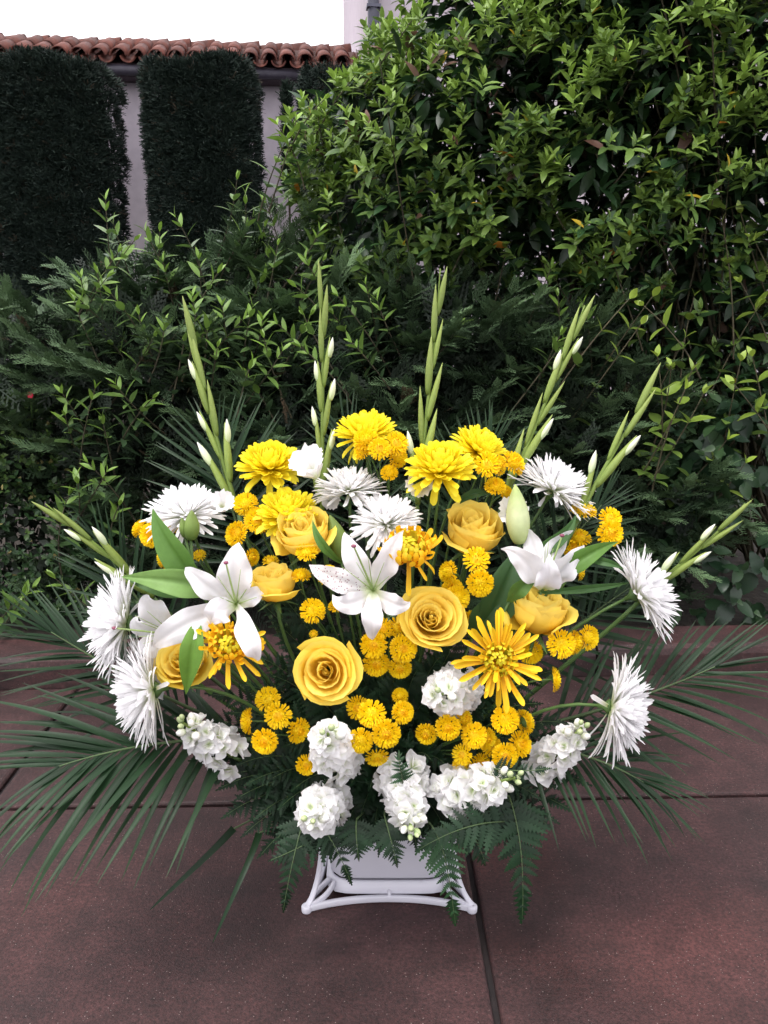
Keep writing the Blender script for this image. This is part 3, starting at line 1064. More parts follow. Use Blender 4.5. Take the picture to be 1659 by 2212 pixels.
def toothed():
    n = 7
    V, F = [], []
    for i in range(n * 2 + 1):
        t = i / (n * 2)
        w_ = .34 * math.sin(PI * min(1, t ** .7 * .98 + .02)) ** .7 * (1.0 if i % 2 else .86)
        z = -.25 * t * t
        V += [Vector((t, -w_, z + .06)), Vector((t, 0, z)), Vector((t, w_, z + .06))]
        if i:
            b = (i - 1) * 3
            F += [(b, b + 3, b + 4, b + 1), (b + 1, b + 4, b + 5, b + 2)]
    return V, F


leaves_to(dk_, toothed(), dat, 160)

# ------------------------------------------------------------------ the flower arrangement
PC = Vector((0.010, 1.465, 0.0))                         # middle of the pot on the ground
MOUTH = PC + Vector((0, -.01, .19))


def interp(x, tab):
    for (a, fa), (b, fb) in zip(tab, tab[1:]):
        if x <= b: return fa + (fb - fa) * max(0, (x - a) / (b - a))
    return tab[-1][1]


def YD(u, v):
    return interp(v, [(600, 1.52), (950, 1.44), (1100, 1.385), (1250, 1.31), (1400, 1.26), (1550, 1.225), (1750, 1.205), (1900, 1.21)]) + .10 * (abs(u - 838) / 838) ** 1.5


def stem_to_pot(root, head, back, r=.0032, mat=None, name='stem', spread=.055):
    m = MOUTH + Vector(((head.x - MOUTH.x) * .14, (head.y - MOUTH.y) * .22, 0))
    m.x += random.uniform(-.01, .01)
    L = (head - m).length
    pts = bez([head, head + Vector(back) * (.30 * L), m.lerp(head, .35) + Vector((0, .02, .0)), m - Vector((0, 0, .05))], 12)
    wpart(name, tube(pts, lambda t: r * (.85 + .3 * t), 7), mat or STEM, root)
    return pts


# ---- pot: square white plastic bowl on a splayed, arched foot
pot = thing('flower_pot', 'white plastic square pot on a splayed four cornered foot frame', 'pot', PC)


def rsq(h, z, e=5.0, n=48, cx=0, cy=0):
    out = []
    for k in range(n):
        a = 2 * PI * (k + .5) / n
        c, s_ = math.cos(a), math.sin(a)
        r = h / (abs(c) ** e + abs(s_) ** e) ** (1 / e)
        out.append(Vector((PC.x + r * c, PC.y + r * s_, z)))
    return out


def rings(prof, e=7.0, n=56, close=True):
    V, F = [], []
    for (h, z) in prof: V += rsq(h, z, e, n)
    for i in range(len(prof) - 1):
        for k in range(n):
            F.append((i * n + k, i * n + (k + 1) % n, (i + 1) * n + (k + 1) % n, (i + 1) * n + k))
    if close:
        F.append(tuple(range(n - 1, -1, -1)))
    return V, F


body = wpart('body', rings([(.098, .030), (.108, .034), (.1135, .042), (.1165, .08), (.122, .15), (.127, .205), (.131, .207), (.131, .199), (.128, .198), (.121, .198), (.119, .15), (.112, .06), (.02, .05)]), PLAST, pot)
wpart('floral_foam', rings([(.108, .10), (.108, .19), (.09, .20), (.01, .205)], 5), FOAM, pot)
wpart('base_skirt', rings([(.122, .012), (.123, .016), (.1175, .034), (.112, .036), (.110, .028), (.116, .012), (.122, .012)], close=False), PLAST, pot)


def strap(pts, w_, h_):
    """a bar of rectangular section with softened edges, w_ wide (horizontal), h_ high"""
    V, F = [], []
    m = len(pts)
    sec = [(-1, -.7), (-.8, -1), (.8, -1), (1, -.7), (1, .7), (.8, 1), (-.8, 1), (-1, .7)]
    for i, p in enumerate(pts):
        t = unit(Vector(pts[min(i + 1, m - 1)]) - Vector(pts[max(i - 1, 0)]))
        s_ = t.cross(Vector((0, 0, 1)))
        s_.normalize()
        q = s_.cross(t)
        for (a, b) in sec: V.append(Vector(p) + s_ * (a * w_) + q * (b * h_))
    n = len(sec)
    for i in range(m - 1):
        for k in range(n): F.append((i * n + k, i * n + (k + 1) % n, (i + 1) * n + (k + 1) % n, (i + 1) * n + k))
    F += [tuple(range(n - 1, -1, -1)), tuple(range((m - 1) * n, m * n))]
    return V, F


FT = .158
for k in range(4):
    R = Matrix.Rotation(k * PI / 2, 3, 'Z')
    def W(x, y, z): return PC + R @ Vector((x, y, z))
    wpart('foot_rail', strap(bez([W(-FT, -FT, .007), W(-FT * .45, -FT + .040, .007), W(FT * .45, -FT + .040, .007), W(FT, -FT, .007)], 20), .0042, .0062), PLAST, pot)
    wpart('foot_link', strap([W(0, -FT + .030, .0085), W(0, -.117, .0185)], .003, .005), PLAST, pot)
    wpart('foot_pad', xf(lathe([(.001, 0), (.009, 0), (.0098, .002), (.0098, .0115), (.0085, .013), (.001, .0132)], 14), Matrix.Translation(W(-FT + .004, -FT + .004, .0))), PLAST, pot)
    for s_ in (-1, 1):
        a = W(-FT + .004, -FT + .004, .010)
        wpart('foot_strut', strap(bez([a, W(-FT + .03 + .012 * s_, -FT + .03 - .012 * s_, .014), W(-.108 + .004 * s_, -.108 - .004 * s_, .032)], 8), .003, .0055), PLAST, pot)
    wpart('side_strap', strap(bez([W(-FT + .006, -FT + .003, .012), W(-.134, -.128, .03), W(-.121, -.115, .10), W(-.127, -.121, .196)], 14), .005, .0025), PLAST, pot)


# ---- petals in common
def strap_petal(wid, bend, trough=.5, nu=6, tip=.35, spoon=0.0, nv=2, claw=.5):
    """unit long along X; bend > 0 curls up towards +Z"""
    def path(t):
        x = z = 0.0
        k = 12
        for i in range(k):
            a = bend * ((i + .5) / k * t) ** 1.3
            x += math.cos(a) * t / k
            z += math.sin(a) * t / k
        return x, z
    def fn(t, a):
        t = 1 - (1 - t) ** 1.5
        x, z = path(t)
        w_ = wid * (claw + (1 - claw) * min(1, t * 1.6) ** .7) * (1 - (max(0, t - (1 - tip)) / tip) ** 2.2 * .82) * (1 + spoon * max(0, t - .6))
        return Vector((x, a * w_, z + trough * w_ * a * a))
    return grid(fn, nu, nv)


def pm_(name, *a, **k): return mesh(name, *strap_petal(*a, **k))


FUJI = [pm_('petal', .047, b, .38, tip=.11, spoon=s_, claw=.7) for b, s_ in ((.05, .25), (.35, .3), (-.25, .2), (.6, .2), (-.5, .3))]
CUSH = [pm_('petal', .105, b, .5, tip=.16, spoon=.55, nv=4) for b in (1.0, .7, .35, .0, -.45)]
QUIL = [pm_('petal', .045, b, 1.1, nu=9, tip=.14, spoon=.5, claw=.75) for b in (.1, -.35, .55, -.8, 1.5)]
INCU = [pm_('petal', .12, b, .8, nu=8, tip=.25) for b in (2.3, 1.7, 2.9)]
for q in FUJI: q.materials.append(WHITE)
for q in CUSH: q.materials.append(YMUM)
for q in QUIL: q.materials.append(SPID)
for q in INCU: q.materials.append(SPIDG)
INCG = [q.copy() for q in INCU]
for q in INCG:
    q.materials.clear(); q.materials.append(SPID)
CALYX = mesh('calyx', *lathe([(.001, -.30), (.05, -.29), (.07, -.16), (.20, -.03), (.17, .02), (.05, .05)], 10))
CALYX.materials.append(STEM)


def put(root, me, d, up, L, base, name='petal', ws=1.0):
    R = frame(d, up)
    M = Matrix((R.col[0] * L, R.col[1] * (L * ws), R.col[2] * L)).transposed().to_4x4()
    M.translation = base
    return link(name, me, None, root, M)


def sph(th, ph): return Vector((math.sin(th) * math.cos(ph), math.sin(th) * math.sin(ph), math.cos(th)))


def head_root(kind, label, cat, u, v, Y, n, group, roll=None):
    c = pt(u, v, Y)
    return thing(kind, label, cat, c, zframe(n, random.random() * 6.28 if roll is None else roll), group), c


def bloom(kind, label, u, v, rad_px, n, style, dY=0.0, seed=0):
    """u, v: where the calyx joins the stem"""
    random.seed(seed * 13 + int(u))
    Y = YD(u, v) + dY
    R_ = rad_px * mpp(u, v, Y)
    grp = {'fuji': 'white spider chrysanthemums', 'cushion': 'yellow cushion chrysanthemums', 'quill': 'gold spider chrysanthemums'}[style]
    root, c = head_root(kind, label, 'flower', u, v, Y, n, grp)
    axis = Vector((0, 0, 1))
    if style == 'fuji':
        nP = 285
        for i in range(nP):
            f = (i + .5) / nP
            th = math.radians(4 + (88 if abs(n[0]) < .6 else 78) * f ** .62 + random.gauss(0, 5))
            if random.random() < .05: th += math.radians(random.uniform(10, 35))
            d = sph(th, i * 2.39996 + random.gauss(0, .15))
            L = R_ * (.50 + .50 * f ** .8) * random.uniform(.86, 1.07)
            me = FUJI[random.choice((0, 0, 1, 1, 3) if f < .5 else (0, 0, 1, 2, 2, 4))]
            put(root, me, d, axis * .9 - d * .2 + Vector((random.gauss(0, .12), random.gauss(0, .12), .1)), L, d * (R_ * .06), ws=random.uniform(.9, 1.2))
    elif style == 'cushion':
        nP = 200
        for i in range(nP):
            f = (i + .5) / nP
            th = math.radians(3 + 98 * f ** .68 + random.gauss(0, 4))
            if f > .93 and random.random() < .5: th += math.radians(random.uniform(10, 45))
            d = sph(th, i * 2.39996 + random.gauss(0, .12))
            L = R_ * (.58 + .42 * f ** .7) * random.uniform(.88, 1.06)
            me = CUSH[0] if f < .3 else CUSH[1] if f < .55 else CUSH[random.choice((1, 2, 2))] if f < .85 else CUSH[random.choice((2, 3, 3, 4))]
            put(root, me, d, axis - d * .2, L, d * (R_ * .05), ws=random.uniform(.85, 1.15))
    else:
        nO, ball, droop = {1: (20, .50, 36), 2: (48, .30, 4), 3: (34, .42, 16)}[seed]
        for i in range(nO):
            th = math.radians(random.uniform(66, 96) + droop)
            if i % 3 == 0: th -= math.radians(22 + droop * .5)
            d = sph(th, i * 2.39996 + random.gauss(0, .2))
            L = R_ * random.uniform(.72, 1.06) * (1 if i % 3 else .72)
            put(root, QUIL[random.choice((0, 0, 1, 2) if seed == 2 else (0, 1, 2, 3, 4))], d, axis - d * .1 + Vector((random.gauss(0, .2), random.gauss(0, .2), 0)), L, d * (R_ * .05), ws=random.uniform(1.0, 1.5))
        nB = 58
        for i in range(nB):
            f = (i + .5) / nB
            th = math.radians(6 + 78 * f ** .6)
            d = sph(th, i * 2.39996)
            L = R_ * ball * (1.25 + .75 * f)
            b = d * (R_ * ball * .35)
            me = (INCU if (f < .5 or seed == 2) else INCG)[i % 3]
            put(root, me, (d + Vector((d.x, d.y, 0)) * .6), axis * .6 - d, L * .62, b + Vector((d.x, d.y, 0)) * (R_ * ball * .35), ws=1.15)
    cal = link('calyx', CALYX, None, root, Matrix.Scale(R_ * .75, 4))
    back = -(zframe(n) @ axis)
    stem_to_pot(root, c + back * (R_ * .2), back)
    return root


CAMN = Vector((0, -.97, .25))
for k, (u, v, r, n, dY, lab) in enumerate([
    (583, 1012, 74, (0, -.34, .94), .02, 'yellow cushion chrysanthemum standing alone at the upper left'),
    (790, 943, 74, (-.06, -.06, .98), .03, 'topmost yellow cushion chrysanthemum, above the cluster of button flowers'),
    (950, 1018, 80, (.02, -.32, .94), -.03, 'large yellow cushion chrysanthemum with one petal hanging straight down'),
    (1030, 975, 68, (.48, -.18, .85), .05, 'yellow cushion chrysanthemum tilted to the right behind the large one'),
    (622, 1115, 74, (.0, -.30, .95), .0, 'yellow cushion chrysanthemum just above a rose, left of centre')]):
    bloom('cushion_chrysanthemum', lab, u, v, r, n, 'cushion', dY, k)
for k, (u, v, r, n, dY, lab) in enumerate([
    (405, 1115, 92, (-.12, -.30, .92), .0, 'white spider chrysanthemum at upper left above the green lily buds'),
    (755, 1063, 82, (.0, -.05, .99), .02, 'white spider chrysanthemum seen side on, highest in the middle'),
    (834, 1132, 84, (.02, -.42, .9), -.01, 'white spider chrysanthemum in the middle above the open lily'),
    (1192, 1062, 104, (.50, .02, .85), .02, 'white spider chrysanthemum at upper right, tilted on its pale stem'),
    (1372, 1284, 116, (.82, -.15, .50), .0, 'white spider chrysanthemum at the right below the short gladiolus'),
    (1318, 1528, 124, (.90, -.36, .02), -.04, 'lowest white spider chrysanthemum on the right side, drooping'),
    (276, 1346, 128, (-.92, -.20, .22), -.01, 'white spider chrysanthemum at the far left, upper of the pair'),
    (335, 1490, 130, (-.92, -.30, -.02), -.04, 'lowest white spider chrysanthemum on the left side, drooping')]):
    bloom('spider_chrysanthemum', lab, u, v, r, n, 'fuji', dY, k)
bloom('quill_chrysanthemum', 'gold spider chrysanthemum with a tight incurved head and drooping lower petals, beside the lily', 884, 1196, 86, (.0, -.5, .86), 'quill', -.06, 1)
bloom('quill_chrysanthemum', 'wide open gold spider chrysanthemum with straight petals and green centre', 1076, 1425, 104, (0, -.93, .36), 'quill', -.03, 2)
bloom('quill_chrysanthemum', 'gold spider chrysanthemum with curled petals beside the left lily', 496, 1396, 86, (.06, -.72, .66), 'quill', -.055, 3)


# ---- roses
def rose_petal(rr, H, A, curl, r0=.16, lip=.0, seed=0, belly=False):
    rnd = random.Random(seed)
    spir = rnd.uniform(.09, .15)
    skew = rnd.uniform(-.06, .06)
    p1, p2 = rnd.uniform(0, 6), rnd.uniform(0, 6)
    def fn(t, a):
        s_ = t * (1 - .16 * abs(a) ** 2.6 - .03 * math.sin(a * 5 + p1) * t)
        rb = r0 * min(1, rr * 2.2)
        r = rb + (rr - rb) * (math.sin(min(1, s_ * 1.55) * PI / 2) if belly else .5 * s_ ** 1.3 + .5 * math.sin(min(1, s_ * 1.02) * PI / 2))
        z = H * s_ ** 1.12
        c = max(0, s_ - .62) / .38
        r += curl * c * c * (1 + .35 * abs(a) ** 2)
        z -= curl * c ** 3 * .55
        # edges roll back a little more than the middle
        e = max(0, abs(a) - .6) / .4
        r += curl * .6 * e * e * s_
        z -= curl * .25 * e * e * s_
        ang = a * A * (.42 + .58 * min(1, s_ * 1.5) ** .6)
        r *= 1 + spir * a + .012 * math.sin(3 * a + p2) + .03 * c * math.sin(6.5 * a + p1)
        z += skew * a * s_ + .07 * c * math.exp(-(a * 3.0) ** 2) + .02 * c * math.sin(8 * a + p2)
        r += lip * (1 - abs(a)) * c * c
        return Vector((r * math.cos(ang), r * math.sin(ang), z))
    return grid(fn, 9, 8)


def rose_set(layers, sd, belly=False):
    out = []
    for k, (rr, H, A, curl, cnt) in enumerate(layers):
        vs_ = []
        for q in range(2):
            m_ = mesh('petal', *rose_petal(rr, H, math.radians(A), curl, lip=.05 * (k > 4) * (q + .3), seed=sd + k * 7 + q, belly=belly))
            m_.materials.append(ROSE)
            vs_.append(m_)
        out.append((vs_, cnt))
    return out


ROSE_OPEN = rose_set([(.05, .96, 175, .0, 1), (.095, 1.02, 150, .01, 2), (.15, 1.05, 130, .03, 2), (.22, 1.06, 112, .05, 3), (.31, 1.05, 102, .08, 3), (.42, 1.02, 94, .10, 3), (.54, .96, 86, .13, 3), (.66, .85, 78, .16, 4), (.76, .68, 66, .24, 4)], 1, True)
ROSE_MID = rose_set([(.05, .98, 175, .0, 1), (.095, 1.03, 150, .01, 2), (.15, 1.06, 130, .02, 2), (.25, 1.08, 116, .05, 2), (.39, 1.06, 106, .08, 3), (.56, .99, 98, .12, 3), (.70, .84, 86, .17, 3), (.78, .66, 68, .26, 4)], 50, True)
ROSE_CUP = rose_set([(.05, 1.02, 175, .0, 1), (.10, 1.08, 150, .0, 2), (.16, 1.12, 130, .01, 2), (.25, 1.16, 115, .02, 2), (.36, 1.18, 104, .02, 3), (.50, 1.18, 96, .01, 3), (.63, 1.14, 92, .02, 3), (.72, 1.02, 82, .08, 3), (.74, .80, 64, .28, 2)], 90, True)


ROSE_BUD = mesh('petal_bud', *lathe([(.03, .2), (.05, .6), (.055, .80), (.045, .90), (.022, .955), (.001, .965)], 12))
ROSE_BUD.materials.append(ROSE)


def sepal_leaf(root, c, n, R_):
    V = []
    for k in range(5):
        a = k * 1.2566
        Rz = zframe(n)
        d = Rz @ Vector((math.cos(a), math.sin(a), 0))
        b = Rz @ Vector((0, 0, 1))
        wpart('sepal', ribbon([c - b * R_ * .05, c + d * R_ * .35 - b * R_ * .02, c + d * R_ * .8 - b * R_ * (.1 + .2 * random.random())], lambda t: R_ * .11 * (1 - t) ** .7 + .0005, -b, .2, 5, 2), STEM, root)


def rose(u, v, rad, n, rset, dY, lab, sx=1.0, roll=0.0):
    random.seed(int(u) * 3 + 1)
    Y = YD(u, v) + dY
    R_ = rad * mpp(u, v, Y)
    nn = unit(n)
    c = pt(u, v, Y) - nn * (R_ * .55)
    root = thing('rose', lab, 'flower', c, zframe(n, roll), 'yellow roses')
    tot = 0
    for k, (vs_, cnt) in enumerate(rset):
        off = k * 1.1 + random.uniform(0, .5)
        for q in range(cnt):
            a = off + 2 * PI * q / cnt + random.gauss(0, .16)
            M = Matrix.Rotation(a, 4, 'Z') @ Matrix.Rotation(random.gauss(0, .07) + .02 * (k > 4), 4, 'Y') @ Matrix.Rotation(random.gauss(0, .07), 4, 'X')
            M = Matrix.Translation(Vector((-.05, .03, 0)) * (R_ * (1 - k / len(rset)))) @ Matrix.Scale(R_ * random.uniform(.95, 1.07), 4) @ M
            link('petal', vs_[q % 2], None, root, M)
    link('petal_bud', ROSE_BUD, None, root, Matrix.Translation(Vector((-.05, .03, 0)) * R_) @ Matrix.Scale(R_, 4))
    wpart('hip', ([zframe(n) @ Vector(p) * R_ + c for p in lathe([(.001, -.22), (.11, -.2), (.16, -.08), (.2, .05), (.1, .1)], 10)[0]], lathe([(.001, -.22), (.11, -.2), (.16, -.08), (.2, .05), (.1, .1)], 10)[1]), STEM, root)
    sepal_leaf(root, c, n, R_)
    stem_to_pot(root, c - nn * R_ * .2, -nn, .0036)
    return root


rose(660, 1160, 72, (-.16, -.45, .88), ROSE_CUP, -.015, 'open yellow rose with a button flower in front of it, upper left of centre', roll=.4)
rose(1018, 1152, 76, (.04, -.42, .90), ROSE_CUP, .03, 'open yellow rose at upper right of centre, below the cushion chrysanthemums', roll=1.4)
rose(594, 1266, 58, (-.05, -.12, .99), ROSE_CUP, .0, 'small cupped yellow rose between the two open lilies', roll=2.2)
rose(934, 1336, 71, (.05, -.80, .60), ROSE_OPEN, .0, 'open yellow rose with many rolled petals, just right of the middle lily', roll=.9)
rose(703, 1450, 69, (-.02, -.90, .42), ROSE_MID, -.02, 'largest open yellow rose, low in the middle, facing the viewer', roll=2.7)
rose(1163, 1328, 74, (.10, -.10, .99), ROSE_CUP, .0, 'cupped yellow rose on the right above the wide gold flower', roll=3.3)
rose(394, 1432, 60, (-.12, -.6, .75), ROSE_OPEN, -.02, 'yellow rose at the left partly covered by a hanging leaf', roll=4.4)


# ---- button chrysanthemum sprays
def button_mesh(flat, n, sd, disc):
    rnd = random.Random(sd)
    parts = []
    for i in range(n):
        f = (i + .5) / n
        th = math.radians(8 + (94 - 18 * flat) * f ** .6 + rnd.gauss(0, 3))
        d = sph(th, i * 2.39996 + rnd.gauss(0, .1))
        d.z *= (1 - .45 * flat)
        L = (.36 + .06 * f) * rnd.uniform(.92, 1.06)
        b = Vector((d.x * .60, d.y * .60, d.z * .42 * (1 - .4 * flat)))
        R = frame(d + Vector((d.x, d.y, 0)) * .25, Vector((0, 0, 1)) - d * .1)
        P = strap_petal(.165, rnd.uniform(.3, 1.0) if f < .7 else rnd.uniform(-.4, .4), .5, nu=3, tip=.3)
        parts.append(([b + (R @ v) * L for v in P[0]], P[1]))
    V, F = merge(*parts)
    cv, cf = lathe([(.5, -.02), (.48, .2), (.32, .36 - .1 * flat), (.001, .42 - .1 * flat)], 10)
    me = mesh('flower_head', *merge((V, F), (cv, cf)))
    me.materials.append(BUTT)
    if disc:
        me.materials.append(BUTTC)
        for p in me.polygons:
            if p.center.x ** 2 + p.center.y ** 2 < .10: p.material_index = 1
    return me


BTN = [button_mesh(.0, 190, 1, False), button_mesh(.35, 160, 2, True), button_mesh(.15, 200, 3, True), button_mesh(.5, 90, 4, True), button_mesh(.6, 120, 9, True), button_mesh(.25, 150, 17, False)]
BCAL = mesh('calyx', *lathe([(.001, -.2), (.08, -.18), (.4, -.03), (.45, .05), (.4, .08)], 10))
BCAL.materials.append(STEM)


def spray(label, heads, dY=0.0):
    us, vs_ = [h[0] for h in heads], [h[1] for h in heads]
    u, v = sum(us) / len(us), sum(vs_) / len(vs_)
    random.seed(int(u * 7 + v))
    Yc = YD(u, v) + dY
    join = pt(u, v, Yc).lerp(MOUTH, .42) + Vector((0, .02, .0))
    root = thing('button_chrysanthemum_spray', label, 'flower', join, None, 'sprays of yellow button chrysanthemums')
    I = WM[root.name]
    for (hu, hv, r, nx, ny, nz, *dd) in heads:
        Y = YD(hu, hv) + dY + (dd[0] if dd else 0)
        R_ = r * mpp(hu, hv, Y)
        n = unit((nx, -nz, ny))
        c = pt(hu, hv, Y) - n * R_ * .25
        M = zframe(n, random.random() * 6).to_4x4() @ Matrix.Diagonal((*[R_ * random.uniform(1.0, 1.17)] * 2, R_ * random.uniform(.85, 1.25), 1))
        M.translation = c
        fh = link('flower_head', BTN[random.choice((0, 1, 2, 2, 4, 5)) if r > 17 else 3], None, root, I @ M)
        link('calyx', BCAL, None, fh)
        L = (c - join).length
        pts = bez([c - n * R_ * .15, c - n * (L * .3), join.lerp(c, .4) + Vector((0, 0, .01)), join], 9)
        wpart('stalk', tube(pts, .0016, 6), STEM, root)
    stem_to_pot(root, join, unit(MOUTH - join), .0024)
    return root


F_, U_, S_ = (0, .35, .9), (0, .9, .35), None     # facing viewer, facing up
spray('button chrysanthemum spray at the far left under the white spider flower', [(298, 1140, 20, -.7, .5, .2, .02), (325, 1155, 25, -.2, .3, .9), (350, 1203, 24, -.9, .1, .15), (372, 1128, 22, .1, .6, .6, .04), (430, 1198, 14, 0, .7, .5, .05)])
spray('button chrysanthemum spray at upper left beside the yellow cushion flower', [(529, 1086, 25, -.1, .6, .7), (557, 1122, 27, .15, .5, .8), (506, 1152, 27, -.5, .4, .7), (548, 1204, 20, .8, .1, .5, .03), (585, 1210, 17, .1, .9, .3, .04)])
spray('button chrysanthemum spray in front of the upper left rose', [(662, 1188, 25, 0, .75, .55, -.05), (650, 1240, 21, 0, .95, .2, -.01), (708, 1240, 24, 0, .65, .7, -.06), (676, 1318, 26, .15, .5, .75, -.02), (727, 1307, 18, 0, .95, .25, .02), (677, 1369, 10, 0, .5, .7, .03)])
spray('button chrysanthemum spray at the top under the highest cushion flower', [(790, 946, 26, -.1, .7, .55, -.03), (781, 970, 23, -.5, .5, .5, -.02), (820, 968, 26, 0, .45, .85, -.05), (858, 957, 27, .25, .4, .8, -.03), (862, 988, 24, .6, .1, .6, -.01), (841, 1019, 18, 0, .7, .6, -.01)])
spray('button chrysanthemum spray at upper right by the tilted cushion flower', [(1053, 1003, 27, -.05, .35, .9, -.04), (1082, 1004, 24, .7, .2, .5, -.03), (1112, 998, 26, .55, .6, .45, -.02), (1070, 1047, 22, 0, .8, .5, -.02), (1095, 1063, 18, .5, .4, .5, .02)])
spray('button chrysanthemum spray at the right behind the right lily', [(1262, 1098, 28, .1, .97, .2), (1320, 1120, 27, .15, .4, .85), (1320, 1153, 27, .1, .2, .95, -.02), (1252, 1157, 26, .1, .9, .3, .03), (1240, 1182, 25, -.1, .5, .7, .04), (1257, 1237, 17, .9, .0, .4, .02)])
spray('button chrysanthemum spray right of the middle lily, above the wide gold flower', [(1030, 1208, 27, 0, .5, .8, -.02), (965, 1236, 25, -.85, .2, .4, .01), (1038, 1262, 29, 0, .1, .98, -.02), (991, 1292, 26, .3, .3, .85, .01), (976, 1268, 22, -.2, .7, .5, .03), (1022, 1342, 24, .3, .4, .7, .05)])
spray('button chrysanthemum spray directly under the middle lily', [(828, 1358, 24, 0, .3, .8, .03), (862, 1355, 22, .4, .4, .6, .03), (807, 1395, 28, 0, .15, .95), (872, 1401, 27, .1, .4, .85), (813, 1436, 27, .1, 0, .9, .02), (864, 1446, 25, 0, -.1, .9, .02)])
spray('button chrysanthemum spray under the largest rose, beside the white stock', [(771, 1530, 25, -.3, .3, .8, .02), (803, 1544, 30, 0, .2, .95, -.02), (778, 1602, 28, -.1, .2, .95, -.03), (835, 1587, 29, .1, .2, .95, -.03), (872, 1540, 25, .3, .3, .8), (865, 1502, 18, .1, .6, .6, .03), (815, 1640, 25, .1, -.3, .8)])
spray('button chrysanthemum spray at lower left above the white stock', [(577, 1509, 27, -.1, .6, .75), (531, 1558, 28, -.9, .1, .25), (600, 1548, 30, 0, .2, .95, -.02), (570, 1604, 29, -.1, .1, .97, -.02), (648, 1580, 28, .6, .1, .7, .02), (663, 1654, 22, .1, .1, .9, .04)])
spray('button chrysanthemum spray low in the middle under the white stock', [(968, 1573, 28, 0, .3, .93, -.02), (920, 1588, 23, -.2, 0, .9, .01), (1006, 1553, 24, .7, .4, .4, .02), (1026, 1590, 26, .1, .3, .8), (1053, 1597, 25, .5, .2, .8, .01), (997, 1631, 22, -.4, .3, .8), (998, 1656, 22, -.2, 0, .9, .02), (1040, 1650, 22, .2, .3, .8, .03)])
spray('button chrysanthemum spray at lower right against the right stock', [(1092, 1556, 29, -.05, .35, .9, -.02), (1136, 1558, 26, .75, .1, -.35, .01), (1126, 1608, 27, .45, .4, .7), (1092, 1635, 28, .1, .25, .9, -.02), (1062, 1612, 20, -.2, .5, .6, .03)])
spray('button chrysanthemum spray at the far right below the cupped rose', [(1214, 1392, 28, 0, .3, .93, -.02), (1246, 1388, 26, .8, .1, .35), (1275, 1378, 27, .55, .2, .75), (1148, 1411, 26, .1, 0, .9, .04), (1203, 1468, 26, .92, .1, .2)])


# ---- white stock spikes
def floret_mesh(sd, npet=9):
    rnd = random.Random(sd)
    parts = []
    for i in range(npet):
        a = i * 2.39996 + rnd.gauss(0, .2)
        f = i / npet
        th = math.radians(20 + 66 * f ** .7)
        d = sph(th, a)
        R = frame(d, Vector((0, 0, 1)) - d * .2 + Vector((rnd.gauss(0, .3), rnd.gauss(0, .3), 0)))
        p1, p2 = rnd.uniform(0, 6), rnd.uniform(3, 5)
        cup = rnd.uniform(-.5, .2)
        def fn(t, x, p1=p1, p2=p2, cup=cup):
            w_ = .46 * math.sin(PI * min(1, .12 + t * .80)) ** .7
            z = .06 * math.sin(p2 * x + p1) * t + .025 * math.sin(9 * t + p1 * 2 + x * 2) * t + cup * .35 * t * t + .18 * w_ * x * x
            return Vector((t * (1 - .13 * x * x), x * w_, z))
        V, F = grid(fn, 5, 4)
        L = .62 + .38 * f + rnd.uniform(-.05, .05)
        parts.append(([(R @ v) * L for v in V], F))
    me = mesh('floret', *merge(*parts))
    me.materials.append(SNOW)
    return me


FLO = [floret_mesh(3), floret_mesh(8, 8), floret_mesh(21, 10), floret_mesh(34, 7)]
bv, bf = lathe([(.001, 0), (.28, .12), (.40, .42), (.34, .75), (.15, .97), (.001, 1.02)], 8)
BUDW = mesh('bud', bv, bf)
BUDW.materials.append(petal_mat('stock bud', [(0, (.45, .6, .25)), (.35, (.78, .80, .62)), (1, (.88, .87, .86))], axis=2, transl=.2))
BUDG = mesh('bud', bv, bf)
BUDG.materials.append(petal_mat('green stock bud', [(0, (.22, .34, .12)), (1, (.55, .62, .34))], axis=2, transl=.15))


def stock(label, base, tip, n, fr, bare=.0, buds=6, dY=0.0, tipdY=0.0, thick=1.0):
    """base and tip: photo points of the flowering part's two ends"""
    random.seed(int(base[0] + base[1] * 3))
    u, v = base
    Y = YD(u, v) + dY
    b, e = pt(u, v, Y + .05), pt(tip[0], tip[1], Y + tipdY)
    mp = mpp(u, v, Y) * 1.18
    ax = unit(e - b)
    L = (e - b).length
    A = frame(ax, (0, -.3, 1))
    root = thing('stock', label, 'flower', b, None, 'white stock flowers')
    I = WM[root.name]
    fl = 1 - bare
    for i in range(n):
        f = (i + .3) / n
        a = i * 2.39996 + random.gauss(0, .25)
        rad = A @ Vector((0, math.cos(a), math.sin(a)))
        R_ = fr * mp * (1.05 - .30 * f) * random.uniform(.85, 1.1)
        core = b + ax * (L * fl * f)
        d = rad * (1 - .45 * f) + ax * (.15 + .75 * f)
        p = core + rad * (fr * mp * .62 * thick * (1 - .55 * f))
        M = (zframe(d, random.random() * 6) * R_).to_4x4()
        M.translation = p
        link('floret', FLO[random.randrange(4)], None, root, I @ M)
    for i in range(buds):
        f = (i + .5) / buds
        a = i * 2.39996
        rad = A @ Vector((0, math.cos(a), math.sin(a)))
        R_ = fr * mp * (.60 - .30 * f)
        core = b + ax * (L * (fl * .92 + (1.06 - fl * .92) * f))
        d = rad * (1 - .6 * f) + ax * (.6 + f)
        M = (zframe(d) * R_).to_4x4()
        M.translation = core + rad * (fr * mp * .34 * (1 - .6 * f))
        link('bud', BUDW if f < .6 else BUDG, None, root, I @ M)
    wpart('flower_stem', tube([b, b.lerp(e, .5), e], lambda t: .0042 * (1.05 - .5 * t), 7), GLAD, root)
    stem_to_pot(root, b, -ax, .004)
    return root


